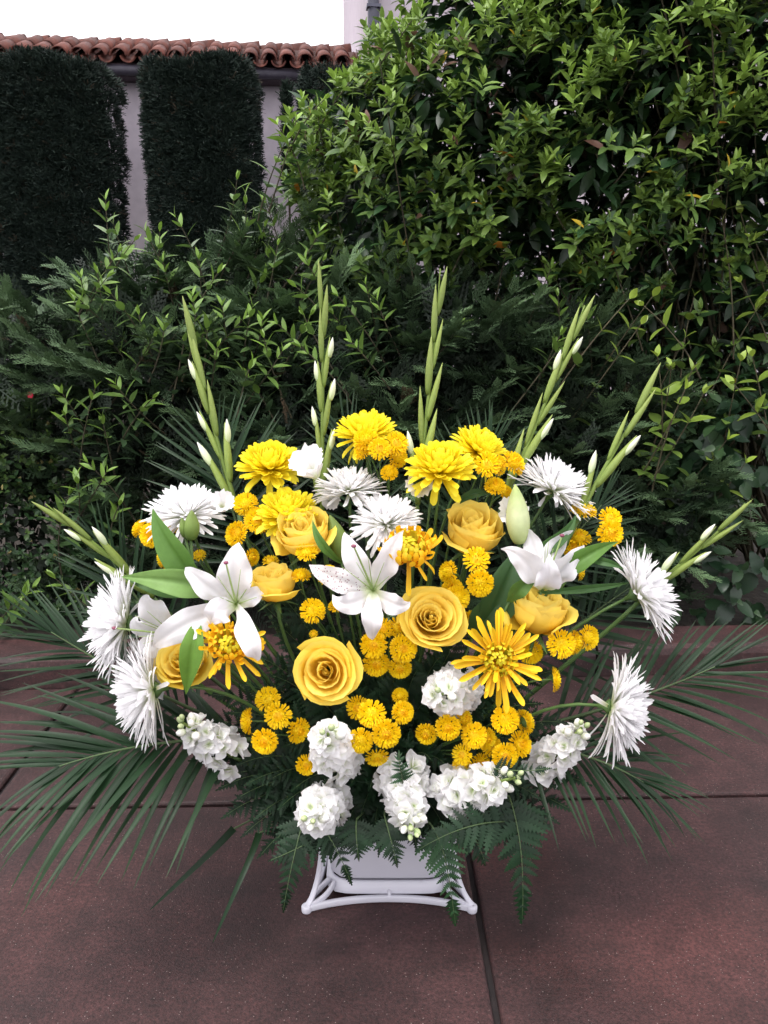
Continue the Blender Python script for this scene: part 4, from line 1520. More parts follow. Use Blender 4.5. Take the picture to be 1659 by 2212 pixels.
stock('white stock spike at lower left with its buds pointing up to the left', (500, 1632), (396, 1562), 20, 37, .16, 7, -.01, -.02, 1.2)
stock('white stock ball below the largest rose, beside button flowers', (728, 1640), (708, 1585), 26, 38, .0, 5, .0, -.09, 1.25)
stock('white stock ball tucked under the petals of the wide gold flower', (985, 1490), (955, 1500), 26, 38, .0, 2, .02, -.06, 1.35)
stock('white stock ball lowest at the left, above the pot', (708, 1738), (672, 1765), 28, 38, .0, 6, .0, -.09, 1.3)
stock('white stock spike in the middle above the pot, green buds pointing down', (866, 1672), (890, 1795), 28, 37, .20, 9, .0, -.07, 1.5)
stock('white stock spike lying to the right above the pot, bare green tip', (975, 1712), (1112, 1680), 26, 38, .26, 9, -.015, -.05, 1.45)
stock('white stock spike at the lower right with its buds pointing up', (1172, 1662), (1256, 1572), 22, 36, .14, 7, .0, -.02, 1.1)


# ---- lilies
def tep_w(W):
    return lambda t: W * max(.03, (.20 + .80 * min(1, t / .42) ** .8) * (1 if t < .42 else max(0, 1 - ((t - .42) / .58) ** 1.7)))


def tepal(root, c, tip, W, mid_push, side=(0, 0, 0), mat=None, hint=(0, -1, .2), fold=-.25, ruf=.12, tw=0.0, tipback=(0, .02, 0)):
    c, tip = Vector(c), Vector(tip)
    p1 = c.lerp(tip, .33) + Vector(mid_push)
    p2 = c.lerp(tip, .80) + Vector(mid_push) * 1.35 + Vector(side)
    VF = ribbon([c, p1, p2, tip], tep_w(W), hint, fold, 20, 12, ruf, 15, tw, .16, .018)
    # a shallow groove down the middle
    return wpart('tepal', VF, mat or LILYW, root)


def pistil(root, c, tip, bend=(0, 0, 0), r=.0016):
    c, tip = Vector(c), Vector(tip)
    pts = bez([c, c.lerp(tip, .5) + Vector(bend), tip], 10)
    p = wpart('pistil', tube(pts, lambda t: r * (1.15 - .3 * t), 7), FILA, root)
    sv, sf = lathe([(.001, -.5), (.7, -.4), (1, 0), (.8, .5), (.001, .6)], 8)
    st = wpart('stigma', ([Vector(v) * .0042 + tip for v in sv], sf), STIG, None)
    st.parent = p
    st.matrix_basis = WM[root.name]


def filaments(root, c, ends):
    for e in ends:
        e = Vector(e)
        wpart('filament', tube(bez([c, Vector(c).lerp(e, .6) + Vector((0, -.004, .002)), e], 7), lambda t: .0010 * (1.1 - .7 * t), 5), FILA, root)


def lily(label, cu, cv, Y, tepals, stig, fils, base=None, hint=(0, -1, .25), push=-.028):
    random.seed(int(cu))
    c = pt(cu, cv, Y)
    root = thing('lily', label, 'flower', c, None, 'white lilies')
    for (u, v, dY, W, *o) in tepals:
        k = o[0] if o else {}
        wpx = W * .86 * mpp(cu, cv, Y)
        tepal(root, c, pt(u, v, Y + dY), wpx, k.get('push', (0, push, .004)), k.get('side', (0, 0, 0)), k.get('mat'), k.get('hint', hint), k.get('fold', .10), k.get('ruf', .30), k.get('tw', 0))
    pistil(root, c, pt(*stig), (0, -.006, .004))
    filaments(root, c, [pt(*f) for f in fils])
    back = unit(Vector((0, 1, -.6)))
    stem_to_pot(root, c, back, .0038)
    return root


lily('open white lily at the left facing the viewer, one petal hanging over the gold flower', 511, 1306, 1.285,
     [(516, 1172, .00, 44), (400, 1226, .00, 30, {'side': (0, 0, .01)}), (330, 1398, -.005, 40, {'push': (.0, -.045, .022)}), (578, 1264, .02, 24), (556, 1428, -.085, 28, {'push': (.016, -.085, .03)}), (455, 1345, -.03, 34, {'push': (0, -.04, .02)})],
     (488, 1216, 1.22), [(470, 1245, 1.25), (545, 1255, 1.25), (555, 1290, 1.25), (520, 1230, 1.24), (475, 1290, 1.24)])
lily('white lily at the left turned away to the left, pistil sticking out', 378, 1372, 1.325,
     [(322, 1286, -.03, 36, {'push': (-.012, -.01, .01)}), (300, 1330, -.03, 22, {'push': (-.02, -.02, 0)}), (312, 1412, -.05, 30, {'push': (-.01, -.03, .008)}), (352, 1512, -.03, 34, {'push': (-.012, -.03, .01)}), (440, 1330, .03, 32), (420, 1440, .02, 30)],
     (247, 1357, 1.24), [(292, 1330, 1.26), (300, 1375, 1.25), (310, 1390, 1.25), (305, 1345, 1.25), (318, 1320, 1.26)])
lily('open white lily in the middle with freckles on its left petal', 806, 1276, 1.265,
     [(744, 1150, .02, 32, {'side': (-.004, 0, 0)}), (872, 1146, .0, 32, {'tw': .5, 'side': (-.012, 0, 0)}), (668, 1220, -.01, 30, {'mat': LILYS}), (718, 1284, -.03, 28, {'push': (0, -.035, -.008)}), (804, 1382, -.03, 27, {'push': (0, -.05, .018)}), (886, 1300, -.01, 27, {'push': (0, -.035, -.002)})],
     (764, 1180, 1.19), [(740, 1225, 1.20), (770, 1215, 1.20), (830, 1215, 1.20), (840, 1245, 1.20), (795, 1205, 1.20)])
# the right lily is seen from the side, a trumpet opening upwards
lily('white trumpet shaped lily on the right, opening upwards', 1173, 1272, 1.30,
     [(1082, 1186, -.01, 34, {'push': (.012, -.03, .004), 'side': (-.002, 0, .018)}), (1141, 1143, .05, 26, {'push': (.0, .02, .01), 'tw': -.6}), (1238, 1146, .04, 28, {'push': (-.01, .02, .0)}), (1262, 1178, -.01, 36, {'push': (-.012, -.022, -.002), 'side': (.006, 0, 0)}), (1186, 1196, -.035, 34, {'push': (0, -.022, -.012)}), (1130, 1190, .05, 30, {'push': (0, .03, .0)})],
     (1214, 1157, 1.28), [(1185, 1170, 1.28), (1178, 1180, 1.27), (1195, 1185, 1.27)], hint=(0, -1, -.1))


def spindle(b, e, r, ridges=3, nu=12, n=14):
    b, e = Vector(b), Vector(e)
    ax = e - b
    A = frame(ax, (0, -1, .2))
    V, F = [], []
    for i in range(nu + 1):
        t = i / nu
        rr = r * math.sin(PI * min(1, .1 + .9 * t) ** .9) ** .75 * (1.12 - .25 * t) if i < nu else r * .03
        for k in range(n):
            a = 2 * PI * k / n
            q = rr * (1 + .10 * math.cos(ridges * a))
            V.append(b + ax * t + A @ Vector((0, q * math.cos(a), q * math.sin(a))))
    for i in range(nu):
        for k in range(n): F.append((i * n + k, i * n + (k + 1) % n, (i + 1) * n + (k + 1) % n, (i + 1) * n + k))
    F += [tuple(range(n - 1, -1, -1)), tuple(range(nu * n, (nu + 1) * n))]
    return V, F


def unit_spindle(name, mat, r, ridges=3):
    me = mesh(name, *spindle((0, 0, 0), (1, 0, 0), r, ridges))
    me.materials.append(mat)
    return me


def lily_bud(label, b, e, r, mat, Y, dYe=0.0):
    pb, pe = pt(b[0], b[1], Y), pt(e[0], e[1], Y + dYe)
    L = (pe - pb).length
    root = thing('lily_bud', label, 'flower bud', pb, frame(pe - pb, (0, -1, .2)), 'closed lily buds')
    link('bud', unit_spindle('bud', mat, r * mpp(*b, Y) / L), None, root, Matrix.Scale(L, 4))
    stem_to_pot(root, pb, unit(pb - pe), .003)
    return root


lily_bud('pale green lily bud standing upright beside the upper right rose', (1122, 1172), (1113, 1046), 24, BUDM, 1.36)
lily_bud('green lily bud between the upper left rose and the middle lily', (742, 1210), (712, 1112), 22, BUDD, 1.36)
lily_bud('larger dark green bud in front of the upper left white spider flower', (412, 1165), (414, 1102), 17, BUDD, 1.345)
lily_bud('smaller dark green bud in front of the upper left white spider flower', (400, 1160), (392, 1118), 10, BUDD, 1.345)


def blade(label, P, W, colr, fold=.3, tw=0.0, hint=(0, -1, .3)):
    """a lily leaf; P are (u, v, Y) points from its foot to its tip"""
    pts = [pt(*p) for p in P]
    root = thing('lily_leaf', label, 'leaf', pts[0], None, 'loose lily leaves')
    mp = mpp(*P[0])
    o = wpart('blade', ribbon(pts, lambda t: W * mp * max(.02, (.3 + .7 * min(1, t / .4) ** .8) * (1 if t < .4 else 1 - ((t - .4) / .6) ** 1.8)), hint, fold, 14, 10, .10, 8, tw, .22, .035), LEAFL, root)
    o.color = (*colr, 1)
    m = MOUTH + Vector(((pts[0].x - MOUTH.x) * .2, -.02, -.04))
    wpart('stem', tube(bez([pts[0], pts[0].lerp(m, .5) + Vector((0, .02, -.02)), m], 8), .0022, 6), STEM, root)
    return root


LG, LD = (.13, .26, .05), (.035, .085, .025)
blade('broad green leaf curving up under the upper left white spider flower', [(430, 1262, 1.33), (395, 1225, 1.29), (345, 1170, 1.30), (330, 1098, 1.33)], 30, (.10, .21, .04))
blade('long pale green leaf pointing left from the left lily', [(470, 1280, 1.31), (420, 1262, 1.27), (360, 1250, 1.27), (262, 1246, 1.30)], 30, (.19, .33, .09))
blade('dark green leaf beneath the long pale one at the left lily', [(440, 1275, 1.33), (370, 1280, 1.31), (320, 1255, 1.31), (270, 1250, 1.33)], 22, (.06, .14, .03))
blade('bright green leaf hanging in front of the left rose', [(425, 1350, 1.25), (420, 1380, 1.215), (408, 1440, 1.215), (402, 1500, 1.23)], 26, (.15, .30, .045), .35)
blade('slim green leaf curving before the upper left rose', [(738, 1216, 1.33), (700, 1190, 1.285), (680, 1160, 1.29), (675, 1122, 1.31)], 10, (.10, .22, .045))
blade('long green leaf pointing up to the right under the right lily', [(1200, 1252, 1.29), (1230, 1225, 1.27), (1275, 1190, 1.27), (1335, 1170, 1.30)], 22, (.10, .21, .035))
blade('slender green leaf lying to the right below the right lily', [(1170, 1280, 1.30), (1240, 1275, 1.28), (1310, 1270, 1.29), (1360, 1258, 1.32)], 9, (.05, .12, .03))
blade('slender curved leaf over the right white spider flower', [(1255, 1205, 1.30), (1290, 1210, 1.28), (1325, 1215, 1.27), (1348, 1230, 1.27)], 9, (.05, .12, .03))
blade('wide dark green leaf behind the button flowers right of centre', [(1050, 1360, 1.33), (1075, 1310, 1.30), (1105, 1250, 1.31), (1120, 1180, 1.35)], 42, LD)
blade('dark rounded leaf between the two right roses', [(1020, 1380, 1.33), (1040, 1340, 1.31), (1070, 1310, 1.31), (1088, 1275, 1.33)], 34, LD)
blade('dark leaf standing beside the pale bud', [(1120, 1210, 1.36), (1180, 1190, 1.34), (1230, 1160, 1.34), (1245, 1110, 1.36)], 16, (.05, .12, .03))
blade('small green leaf at the foot of the cupped right rose', [(1100, 1300, 1.3), (1115, 1275, 1.27), (1135, 1262, 1.27), (1160, 1250, 1.29)], 18, (.10, .20, .04))
blade('dark curled leaf under the large cushion flower', [(930, 1080, 1.43), (915, 1045, 1.40), (905, 1030, 1.39), (890, 1045, 1.40)], 16, LD)
blade('dark leaf beside the stem of the large cushion flower', [(985, 1090, 1.42), (1010, 1065, 1.40), (1040, 1058, 1.41), (1060, 1070, 1.42)], 10, LD)


# ---- gladiolus spikes
GBR = [unit_spindle('bract', GLAD, r, 2) for r in (.058, .068, .053)]
GWH = unit_spindle('white_bud', GLADW, .135, 3)
def trumpet():
    parts = []
    for k in range(5):
        a = k * 1.2566
        def fn(t, x, a=a):
            w_ = .30 * math.sin(PI * min(1, .15 + t * .72)) ** .8
            r = .05 + .42 * t ** 1.6
            z = t * .95 - .12 * t ** 3
            rz = Matrix.Rotation(a, 3, 'Z')
            return rz @ Vector((r + .05 * math.sin(7 * x + a) * t, x * w_ * (.5 + t), z + .06 * math.sin(5 * x + 3 * a) * t))
        parts.append(grid(fn, 6, 5))
    me = mesh('open_floret', *merge(*parts))
    me.materials.append(FLORW)
    return me


TRUM = trumpet()


def gladiolus(label, P, Ys, nb, white_from, blen, florets=()):
    random.seed(int(P[0][0]))
    pts = [pt(u, v, Y) for (u, v), Y in zip(P, Ys)]                    # foot to tip
    foot = pts[0]
    mp = mpp(*P[0], Ys[0])
    curve = bez(pts, 30)
    root = thing('gladiolus', label, 'flower', foot, None, 'gladiolus spikes')
    I = WM[root.name]
    wpart('stem', tube(curve, lambda t: 6.0 * mp * (1.02 - .8 * t), 9), GLAD, root)
    L = sum((a - b).length for a, b in zip(curve, curve[1:]))
    for i in range(nb):
        f = i / nb                                                     # 0 = foot
        t = .04 + .88 * f
        k = t * 30
        p = curve[int(k)].lerp(curve[min(30, int(k) + 1)], k % 1)
        tg = unit(curve[min(30, int(k) + 2)] - curve[max(0, int(k) - 1)])
        side = tg.cross(Vector((0, -1, .15)))
        side.normalize()
        s_ = 1 if i % 2 else -1
        d = unit(tg + side * (s_ * (.15 - .10 * f + random.gauss(0, .03))) + Vector((0, -.06, 0)))
        bl = blen * mp * (1.05 - .2 * f) * random.uniform(.86, 1.12)
        M = (frame(d, (0, -1, 0)) * bl).to_4x4()
        M.translation = p + side * (s_ * 3.5 * mp * (1 - .7 * f))
        link('bract', GBR[i % 3], None, root, I @ M)
        if f < white_from and random.random() < .45:
            dw = unit(d + side * (s_ * .06))
            M = (frame(dw, (0, -1, 0)) * (bl * .40)).to_4x4()
            M.translation = p + side * (s_ * 4.0 * mp) + d * (bl * random.uniform(.55, .68)) + side * (s_ * .0015) + Vector((0, -.001, 0))
            link('white_bud', GWH, None, root, I @ M)
    for (u, v, Y, n, r) in florets:
        M = (zframe(n, random.random() * 6) * (r * mpp(u, v, Y))).to_4x4()
        M.translation = pt(u, v, Y)
        link('open_floret', TRUM, None, root, I @ M)
    stem_to_pot(root, foot, unit(curve[0] - curve[2]), .0048)
    return root


gladiolus('gladiolus spike leaning left, tallest on the left side', [(515, 1110), (470, 960), (425, 800), (411, 690)], [1.46, 1.49, 1.52, 1.54], 8, .75, 128,
          [(478, 1098, 1.40, (.2, -.6, .5), 50)])
gladiolus('upright gladiolus spike left of centre', [(696, 1110), (694, 950), (702, 760), (692, 574)], [1.46, 1.49, 1.53, 1.55], 9, .7, 124,
          [(684, 1030, 1.41, (-.3, -.6, .75), 78), (712, 1085, 1.44, (.1, -.8, .3), 40)])
gladiolus('upright gladiolus spike right of centre', [(902, 1090), (915, 930), (940, 760), (951, 580)], [1.46, 1.49, 1.53, 1.55], 8, .5, 130,
          [(905, 1040, 1.42, (0, -.9, .1), 58)])
gladiolus('gladiolus spike leaning right, behind the tilted cushion flower', [(1090, 1080), (1150, 930), (1215, 790), (1263, 660)], [1.46, 1.48, 1.51, 1.53], 8, .7, 128,
          [(1095, 1110, 1.42, (.1, -.8, .3), 66)])
gladiolus('shorter gladiolus spike leaning right above the white spider flower', [(1250, 1120), (1300, 1010), (1370, 910), (1412, 826)], [1.42, 1.44, 1.46, 1.48], 5, .4, 132)
gladiolus('low gladiolus spike reaching out to the left edge', [(330, 1290), (250, 1205), (170, 1150), (98, 1088)], [1.40, 1.38, 1.37, 1.36], 5, .7, 118)
gladiolus('low gladiolus spike reaching out to the right edge', [(1380, 1300), (1455, 1225), (1540, 1170), (1609, 1088)], [1.40, 1.38, 1.37, 1.36], 5, .6, 118)


# ---- palm fronds
def leaflet(bend, wid=.0225):
    V, F = [], []
    nu = 8
    for i in range(nu + 1):
        t = i / nu
        a = -bend * t
        w_ = wid * (.35 + .65 * min(1, t * 6)) * (1 - max(0, t - .35) / .65) ** .75 + .0006
        x, z = t * (1 - .12 * bend * bend * t * t), -bend * t * t * .5
        V += [Vector((x, -w_, z + w_ * .3)), Vector((x, 0, z)), Vector((x, w_, z + w_ * .3))]
        if i:
            b = (i - 1) * 3
            F += [(b, b + 3, b + 4, b + 1), (b + 1, b + 4, b + 5, b + 2)]
    me = mesh('leaflet', V, F)
    me.materials.append(PALM)
    return me


LFT = [leaflet(.05), leaflet(.28), leaflet(.5), leaflet(.8)]


def palm(label, P, lens, n, ang=(65, 25), droop=1, plane=(0, -1, .4), sides=(1, 1), start=.12, tipfan=1):
    """P: (u, v, Y) of the rachis from foot to tip; lens: leaflet length in photo px at foot, middle, tip"""
    random.seed(int(P[-1][0] * 3 + P[-1][1]))
    pts = [pt(*p) for p in P]
    curve = bez(pts, 24)
    root = thing('palm_frond', label, 'leaf', pts[0], None, 'palm fronds fanned behind the flowers')
    I = WM[root.name]
    wpart('rachis', tube(curve, lambda t: .0036 * (1.1 - .85 * t), 7), RACH, root)
    mp = mpp(*P[1])
    for i in range(n):
        f = i / (n - 1)
        t = start + (1 - start) * f ** .92
        k = t * 24
        p = curve[min(24, int(k))].lerp(curve[min(24, int(k) + 1)], k % 1)
        tg = unit(curve[min(24, int(k) + 2)] - curve[max(0, int(k) - 1)])
        side = unit(tg.cross(Vector(plane)))
        for s_, w_ in ((1, sides[0]), (-1, sides[1])):
            if not w_: continue
            a = math.radians(ang[0] + (ang[1] - ang[0]) * f + random.gauss(0, 4))
            d = tg * math.cos(a) + side * (s_ * math.sin(a)) + Vector((random.gauss(0, .03), random.gauss(0, .05), random.gauss(0, .03)))
            L = mp * (lens[0] + (lens[1] - lens[0]) * f * 2 if f < .5 else lens[1] + (lens[2] - lens[1]) * (f - .5) * 2) * random.uniform(.9, 1.08) * w_
            me = LFT[min(3, max(0, droop + random.choice((-1, 0, 0, 0, 1))))]
            up = unit(Vector(plane)) * 1.0 + Vector((0, 0, .35))
            M = (frame(d, up) * L).to_4x4()
            M.translation = p
            link('leaflet', me, None, root, I @ M)
    m = MOUTH + Vector(((pts[0].x - MOUTH.x) * .2, .03, -.04))
    wpart('stalk', tube(bez([pts[0], pts[0].lerp(m, .5), m], 6), .004, 7), RACH, root)
    return root


palm('palm frond fanning behind the left gladiolus', [(545, 1260, 1.50), (510, 1130, 1.53), (480, 1020, 1.55), (468, 965, 1.56)], (215, 215, 120), 20, (68, 12), 1)
palm('palm frond behind the top cushion flower in the middle', [(800, 1250, 1.55), (790, 1100, 1.58), (770, 1000, 1.6), (745, 940, 1.62)], (150, 160, 110), 16, (60, 14), 0)
palm('palm frond behind the cushion flowers right of centre', [(990, 1300, 1.50), (1010, 1150, 1.53), (1040, 1040, 1.56), (1060, 960, 1.57)], (200, 190, 100), 24, (62, 10), 1)
palm('palm frond at the right behind the upper white spider flower', [(1080, 1320, 1.47), (1180, 1220, 1.48), (1260, 1140, 1.50), (1300, 1090, 1.50)], (190, 170, 90), 22, (66, 10), 1)
palm('large palm frond sweeping low to the left over the paving', [(560, 1598, 1.33), (400, 1590, 1.28), (260, 1612, 1.22), (128, 1655, 1.17)], (320, 345, 180), 25, (58, 16), 2, (0.1, -.5, .85))
palm('palm frond pointing left below the left spider flowers', [(480, 1560, 1.40), (330, 1500, 1.40), (200, 1420, 1.40), (110, 1365, 1.40)], (230, 230, 130), 22, (60, 12), 1, (0, -.6, .8))
palm('palm frond behind the far left flowers pointing up', [(400, 1420, 1.46), (320, 1330, 1.47), (260, 1250, 1.47), (225, 1180, 1.47)], (210, 190, 110), 14, (55, 8), 1)
palm('palm frond sweeping low to the right over the paving', [(1150, 1570, 1.36), (1300, 1540, 1.34), (1430, 1490, 1.33), (1545, 1440, 1.32)], (240, 240, 160), 20, (58, 14), 1, (0, -.6, .8))
palm('palm frond pointing right under the low white spider flower', [(1090, 1600, 1.35), (1210, 1610, 1.30), (1310, 1640, 1.26), (1390, 1690, 1.23)], (230, 230, 150), 16, (54, 10), 2, (-.1, -.5, .85))
palm('palm frond behind the right white spider flower', [(1120, 1450, 1.45), (1220, 1370, 1.46), (1300, 1310, 1.47), (1360, 1270, 1.47)], (200, 180, 100), 18, (66, 10), 1)
# two single long leaflets hanging below the left stock
for (lab, P) in (('single narrow palm leaflet hanging at the lower left of the pot', [(560, 1800, 1.27), (545, 1850, 1.22), (505, 1930, 1.17), (460, 2035, 1.14)]),
                 ('single narrow palm leaflet pointing down left under the ferns', [(505, 1790, 1.28), (440, 1860, 1.22), (380, 1910, 1.19), (325, 1965, 1.17)])):
    root = thing('palm_leaflet', lab, 'leaf', pt(*P[0]), None)
    wpart('blade', ribbon([pt(*p) for p in P], lambda t: .0058 * (1 - t) ** .6 + .0006, (0, -1, .6), .3, 10, 2), PALM, root)
    wpart('stalk', tube([pt(*P[0]), pt(*P[0]).lerp(MOUTH, .5) + Vector((0, 0, .03)), MOUTH], .0018, 5), RACH, root)


# ---- leather leaf ferns
def pinna(nl=8, wid=.20, sd=0):
    rnd = random.Random(sd)
    V, F = [Vector((0, 0, 0))], []
    for i in range(nl * 2 + 1):
        t = (i + .4) / (nl * 2 + .4)
        prof_ = wid * (1 - t) ** .75 * min(1, .35 + t * 4)
        w_ = prof_ * (1.18 if i % 2 else .42)
        x = t + (.045 if i % 2 else 0)
        z = -.18 * t * t
        V += [Vector((x, -w_, z - w_ * .15 + rnd.uniform(-.01, .01))), Vector((t, 0, z)), Vector((x, w_, z - w_ * .15 + rnd.uniform(-.01, .01)))]
        b = 1 + i * 3
        if i == 0: F += [(0, b, b + 1), (0, b + 1, b + 2)]
        else: F += [(b - 3, b, b + 1, b - 2), (b - 2, b + 1, b + 2, b - 1)]
    return V, F


PIN = []
for q, m_ in enumerate((FERN, FERN, FERNB)):
    me = mesh('pinna', *pinna(sd=q, wid=(.25, .29, .25)[q]))
    me.materials.append(m_)
    PIN.append(me)


def fern(label, P, W, n=13, fresh=False, plane=(0, -.8, .6), group='leather leaf fern fronds'):
    """P: (u, v, Y) foot to tip; W: length of the lowest pinnae in photo px"""
    random.seed(int(P[-1][0] * 5 + P[-1][1]))
    pts = [pt(*p) for p in P]
    curve = bez(pts, 20)
    root = thing('fern_frond', label, 'leaf', pts[0], None, group)
    I = WM[root.name]
    wpart('rachis', tube(curve, lambda t: .0014 * (1.1 - .8 * t), 5), RACH, root)
    mp = mpp(*P[-1])
    for i in range(n):
        f = i / n
        t = .10 + .88 * f
        k = t * 20
        p = curve[int(k)].lerp(curve[min(20, int(k) + 1)], k % 1)
        tg = unit(curve[min(20, int(k) + 2)] - curve[max(0, int(k) - 1)])
        side = unit(tg.cross(Vector(plane)))
        for s_ in (1, -1):
            a = math.radians(66 - 24 * f + random.gauss(0, 4))
            d = tg * math.cos(a) + side * (s_ * math.sin(a)) + Vector((random.gauss(0, .06), random.gauss(0, .1), random.gauss(0, .06)))
            L = mp * W * (1 - f) ** .85 * random.uniform(.9, 1.1) + .006
            M = (frame(d, Vector(plane) + Vector((random.gauss(0, .2), random.gauss(0, .15), random.gauss(0, .2)))) * L).to_4x4()
            M.translation = p
            link('pinna', PIN[2 if fresh else random.randrange(2)], None, root, I @ M)
    # the tip
    M = (frame(curve[-1] - curve[16], plane) * ((curve[-1] - curve[16]).length * 1.3)).to_4x4()
    M.translation = curve[16]
    link('pinna', PIN[2 if fresh else 0], None, root, I @ M)
    m = MOUTH + Vector(((pts[0].x - MOUTH.x) * .25, 0, -.04))
    wpart('stalk', tube(bez([pts[0], pts[0].lerp(m, .5), m], 5), .0016, 5), RACH, root)
    return root


fern('fern frond hanging lowest at the right of the pot, over the paving', [(1100, 1720, 1.24), (1120, 1780, 1.18), (1135, 1860, 1.16), (1128, 1985, 1.15)], 78, 14)
fern('small fern frond hanging at the left of the pot', [(660, 1760, 1.22), (640, 1820, 1.17), (625, 1890, 1.155), (612, 1965, 1.15)], 52, 12)
fern('fresh green fern frond trailing down over the right of the pot', [(930, 1780, 1.20), (965, 1830, 1.16), (970, 1900, 1.15), (984, 1995, 1.15)], 58, 11, True)
fern('thin fern frond hanging over the left of the pot face', [(690, 1770, 1.20), (710, 1810, 1.17), (735, 1840, 1.165), (758, 1908, 1.165)], 40, 9)
fern('broad fern frond under the right stock, in front of the pot rim', [(1090, 1775, 1.20), (1030, 1775, 1.16), (970, 1795, 1.15), (905, 1835, 1.15)], 62, 11)
fern('fern frond spreading left beneath the lowest left stock', [(720, 1790, 1.22), (670, 1820, 1.18), (630, 1840, 1.17), (585, 1858, 1.17)], 58, 11)
fern('fern frond with pointed lobes over the middle of the pot rim', [(830, 1760, 1.21), (840, 1800, 1.17), (850, 1830, 1.165), (858, 1872, 1.165)], 50, 10)
fern('fern frond hanging over the left middle of the pot rim', [(770, 1770, 1.21), (768, 1800, 1.18), (770, 1820, 1.17), (775, 1858, 1.17)], 50, 9)
fern('fern frond hanging over the right end of the pot rim', [(1000, 1770, 1.22), (1020, 1800, 1.18), (1040, 1830, 1.175), (1048, 1868, 1.175)], 52, 9)
fern('fern frond lying over the right stock spike', [(1060, 1660, 1.20), (1100, 1665, 1.155), (1140, 1668, 1.15), (1185, 1660, 1.15)], 26, 9)
fern('fresh fern frond standing before the middle stock', [(870, 1690, 1.19), (868, 1670, 1.15), (860, 1650, 1.15), (862, 1625, 1.16)], 22, 8, True)
# the mass of fronds between the flower stems
random.seed(77)
inner = [(560, 1420), (600, 1350), (640, 1400), (590, 1460), (530, 1480), (500, 1540), (640, 1490), (540, 1690), (590, 1680), (610, 1740), (560, 1760), (520, 1720), (640, 1700), (480, 1700), (740, 1400), (760, 1340), (780, 1460), (760, 1500), (850, 1470), (900, 1450), (920, 1520), (880, 1620), (900, 1650), (850, 1600), (930, 1640), (760, 1690), (800, 1700), (780, 1760), (810, 1780), (950, 1420), (1010, 1360), (1080, 1500), (1130, 1480), (1160, 1520), (1050, 1530), (1060, 1720), (1110, 1700), (1160, 1720), (1200, 1700), (1230, 1680), (1140, 1770), (1180, 1780), (1080, 1770), (960, 1790), (930, 1800), (700, 1690), (690, 1640), (620, 1610), (610, 1290), (660, 1340), (820, 1500), (740, 1830), (900, 1830), (680, 1810), (1010, 1640), (460, 1500), (440, 1560), (1190, 1450), (1120, 1600), (1230, 1600), (720, 1560), (830, 1700), (960, 1650), (1210, 1560), (540, 1610), (480, 1640), (580, 1560), (1100, 1430), (700, 1370), (870, 1300), (750, 1240), (620, 1230), (560, 1300), (1000, 1450),
         (455, 1690), (490, 1760), (530, 1800), (420, 1640), (600, 1810), (565, 1845), (640, 1790), (1160, 1815), (1225, 1745), (1262, 1690), (1195, 1770), (1120, 1830), (700, 1850), (820, 1840), (960, 1845), (1030, 1810), (860, 1770), (750, 1780), (520, 1650), (1140, 1650), (1080, 1680)]
ANCH = [(703, 1450, 'the largest rose'), (594, 1266, 'the small cupped rose between the lilies'), (934, 1336, 'the rose right of the middle lily'), (1163, 1328, 'the cupped rose on the right'),
        (500, 1400, 'the curled gold flower at the left'), (1076, 1425, 'the wide gold flower'), (485, 1605, 'the lower left stock spike'), (570, 1604, 'the lowest button flower at lower left'), (600, 1548, 'the open button flower at lower left'),
        (720, 1615, 'the stock ball under the largest rose'), (975, 1490, 'the stock ball under the wide gold flower'), (695, 1750, 'the lowest left stock ball'), (875, 1720, 'the middle stock spike'), (1020, 1700, 'the lying stock spike'), (1200, 1625, 'the lower right stock spike'),
        (872, 1400, 'the button flowers under the middle lily'), (803, 1543, 'the button flowers under the largest rose'), (968, 1573, 'the low middle button flowers'), (1092, 1556, 'the lower right button flowers'), (676, 1318, 'the single button flower under the left rose'),
        (806, 1276, 'the middle lily'), (511, 1306, 'the left lily'), (1214, 1392, 'the far right button flowers'), (838, 1840, 'the pot face'), (335, 1490, 'the low left spider flower'), (865, 1502, 'the small upper button flower in the middle'),
        (663, 1654, 'the lowest button flower beside the stock ball'), (1125, 1740, 'the hanging right fern')]
groups_ = {}
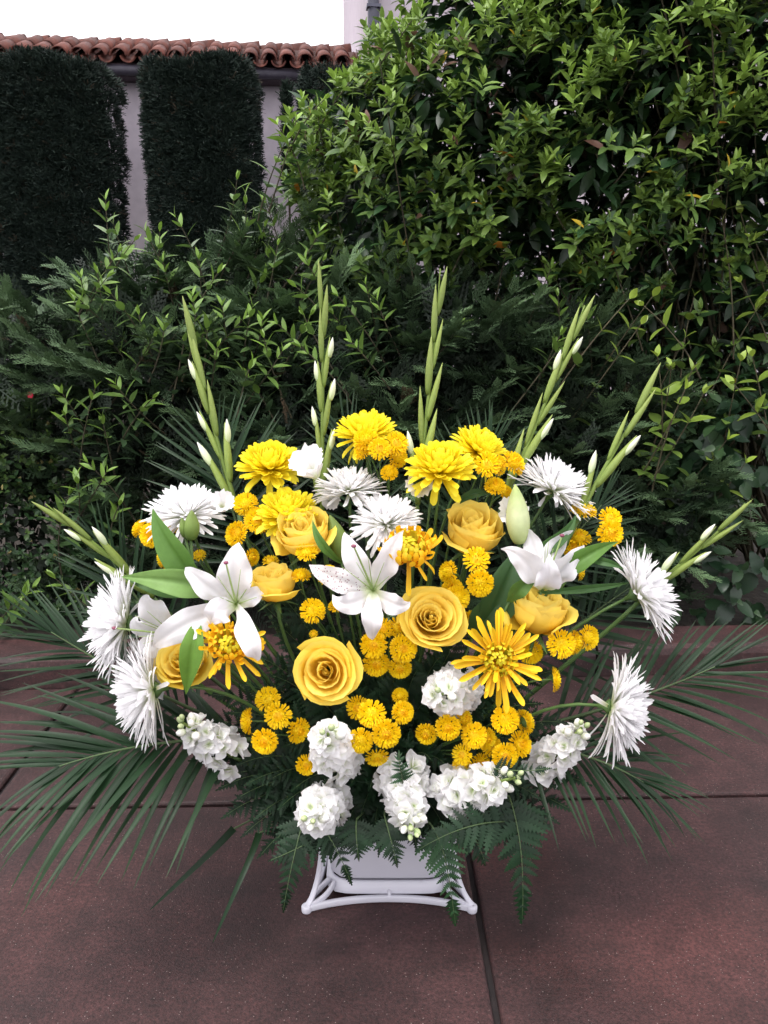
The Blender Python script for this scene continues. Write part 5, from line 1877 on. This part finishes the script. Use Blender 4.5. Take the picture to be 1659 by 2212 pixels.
for (u, v) in inner:
    best = min(ANCH, key=lambda q: (q[0] - u) ** 2 + (q[1] - v) ** 2)
    du, dv = u - best[0], v - best[1]
    rel = ('left of' if du < 0 else 'right of') if abs(du) > abs(dv) else ('above' if dv < 0 else 'below')
    groups_.setdefault((rel, best[2]), []).append((du * du + dv * dv, (u, v)))
flabs = {}
for (rel, nm), it in groups_.items():
    it.sort()
    for k, (_, q) in enumerate(it):
        flabs[q] = ('' if len(it) == 1 else ('nearer ', 'farther ')[k] if len(it) == 2 else ('nearest ', 'second nearest ', 'third nearest ', 'fourth nearest ', 'fifth nearest ', 'sixth nearest ', 'seventh nearest ')[min(k, 6)]) + 'dark fern frond ' + rel + ' ' + nm
for (u, v) in inner:
    Y = YD(u, v) + .035 + random.uniform(0, .05)
    if v > 1680: Y = min(Y, 1.26)
    tip = pt(u, v, Y)
    foot = tip.lerp(MOUTH + Vector((0, 0, .02)), random.uniform(.5, .62))
    flab = flabs[(u, v)]
    # rachis leaves the foam, arches up and over towards the viewer
    def back(p):
        q = p - Vector((0, 0, CAM_H))
        f = Vector((0, math.cos(PITCH), -math.sin(PITCH))); up = Vector((0, math.sin(PITCH), math.cos(PITCH)))
        z = q.dot(f)
        return (CX + FPX * q.x / z, CY - FPX * q.dot(up) / z, p.y)
    ff, fm = back(foot), back(foot.lerp(tip, .55) + Vector((0, .01, .03)))
    fern(flab, [ff, fm, (u, v, Y)], random.uniform(60, 90), 11, plane=(random.uniform(-.3, .3), -.8, .5), group='inner leather fern fronds')

# ---- small things on the paving
for (lab, u, v, z, colr, L) in (('small yellow green fallen leaf on the paving at the foot of the kerb, right', 1425, 1452, .004, (.32, .34, .10), .03),
                                ('brown fallen leaf on the paving at the foot of the kerb, left', 222, 1478, .004, (.16, .06, .03), .03),
                                ('tiny white petal fallen on the paving at the left', 181, 1575, .004, (.8, .78, .8), .012)):
    p = gnd(u, v, z)
    root = thing('fallen_leaf', lab, 'leaf', p)
    o = wpart('blade', ribbon([p, p + Vector((L * .5, .004, .008)), p + Vector((L, .0, .002))], lambda t, L=L: L * .28 * math.sin(PI * (t * .9 + .05)), (0, 0, 1), .4, 6, 2), LEAFL, root)
    o.color = (*colr, 1)
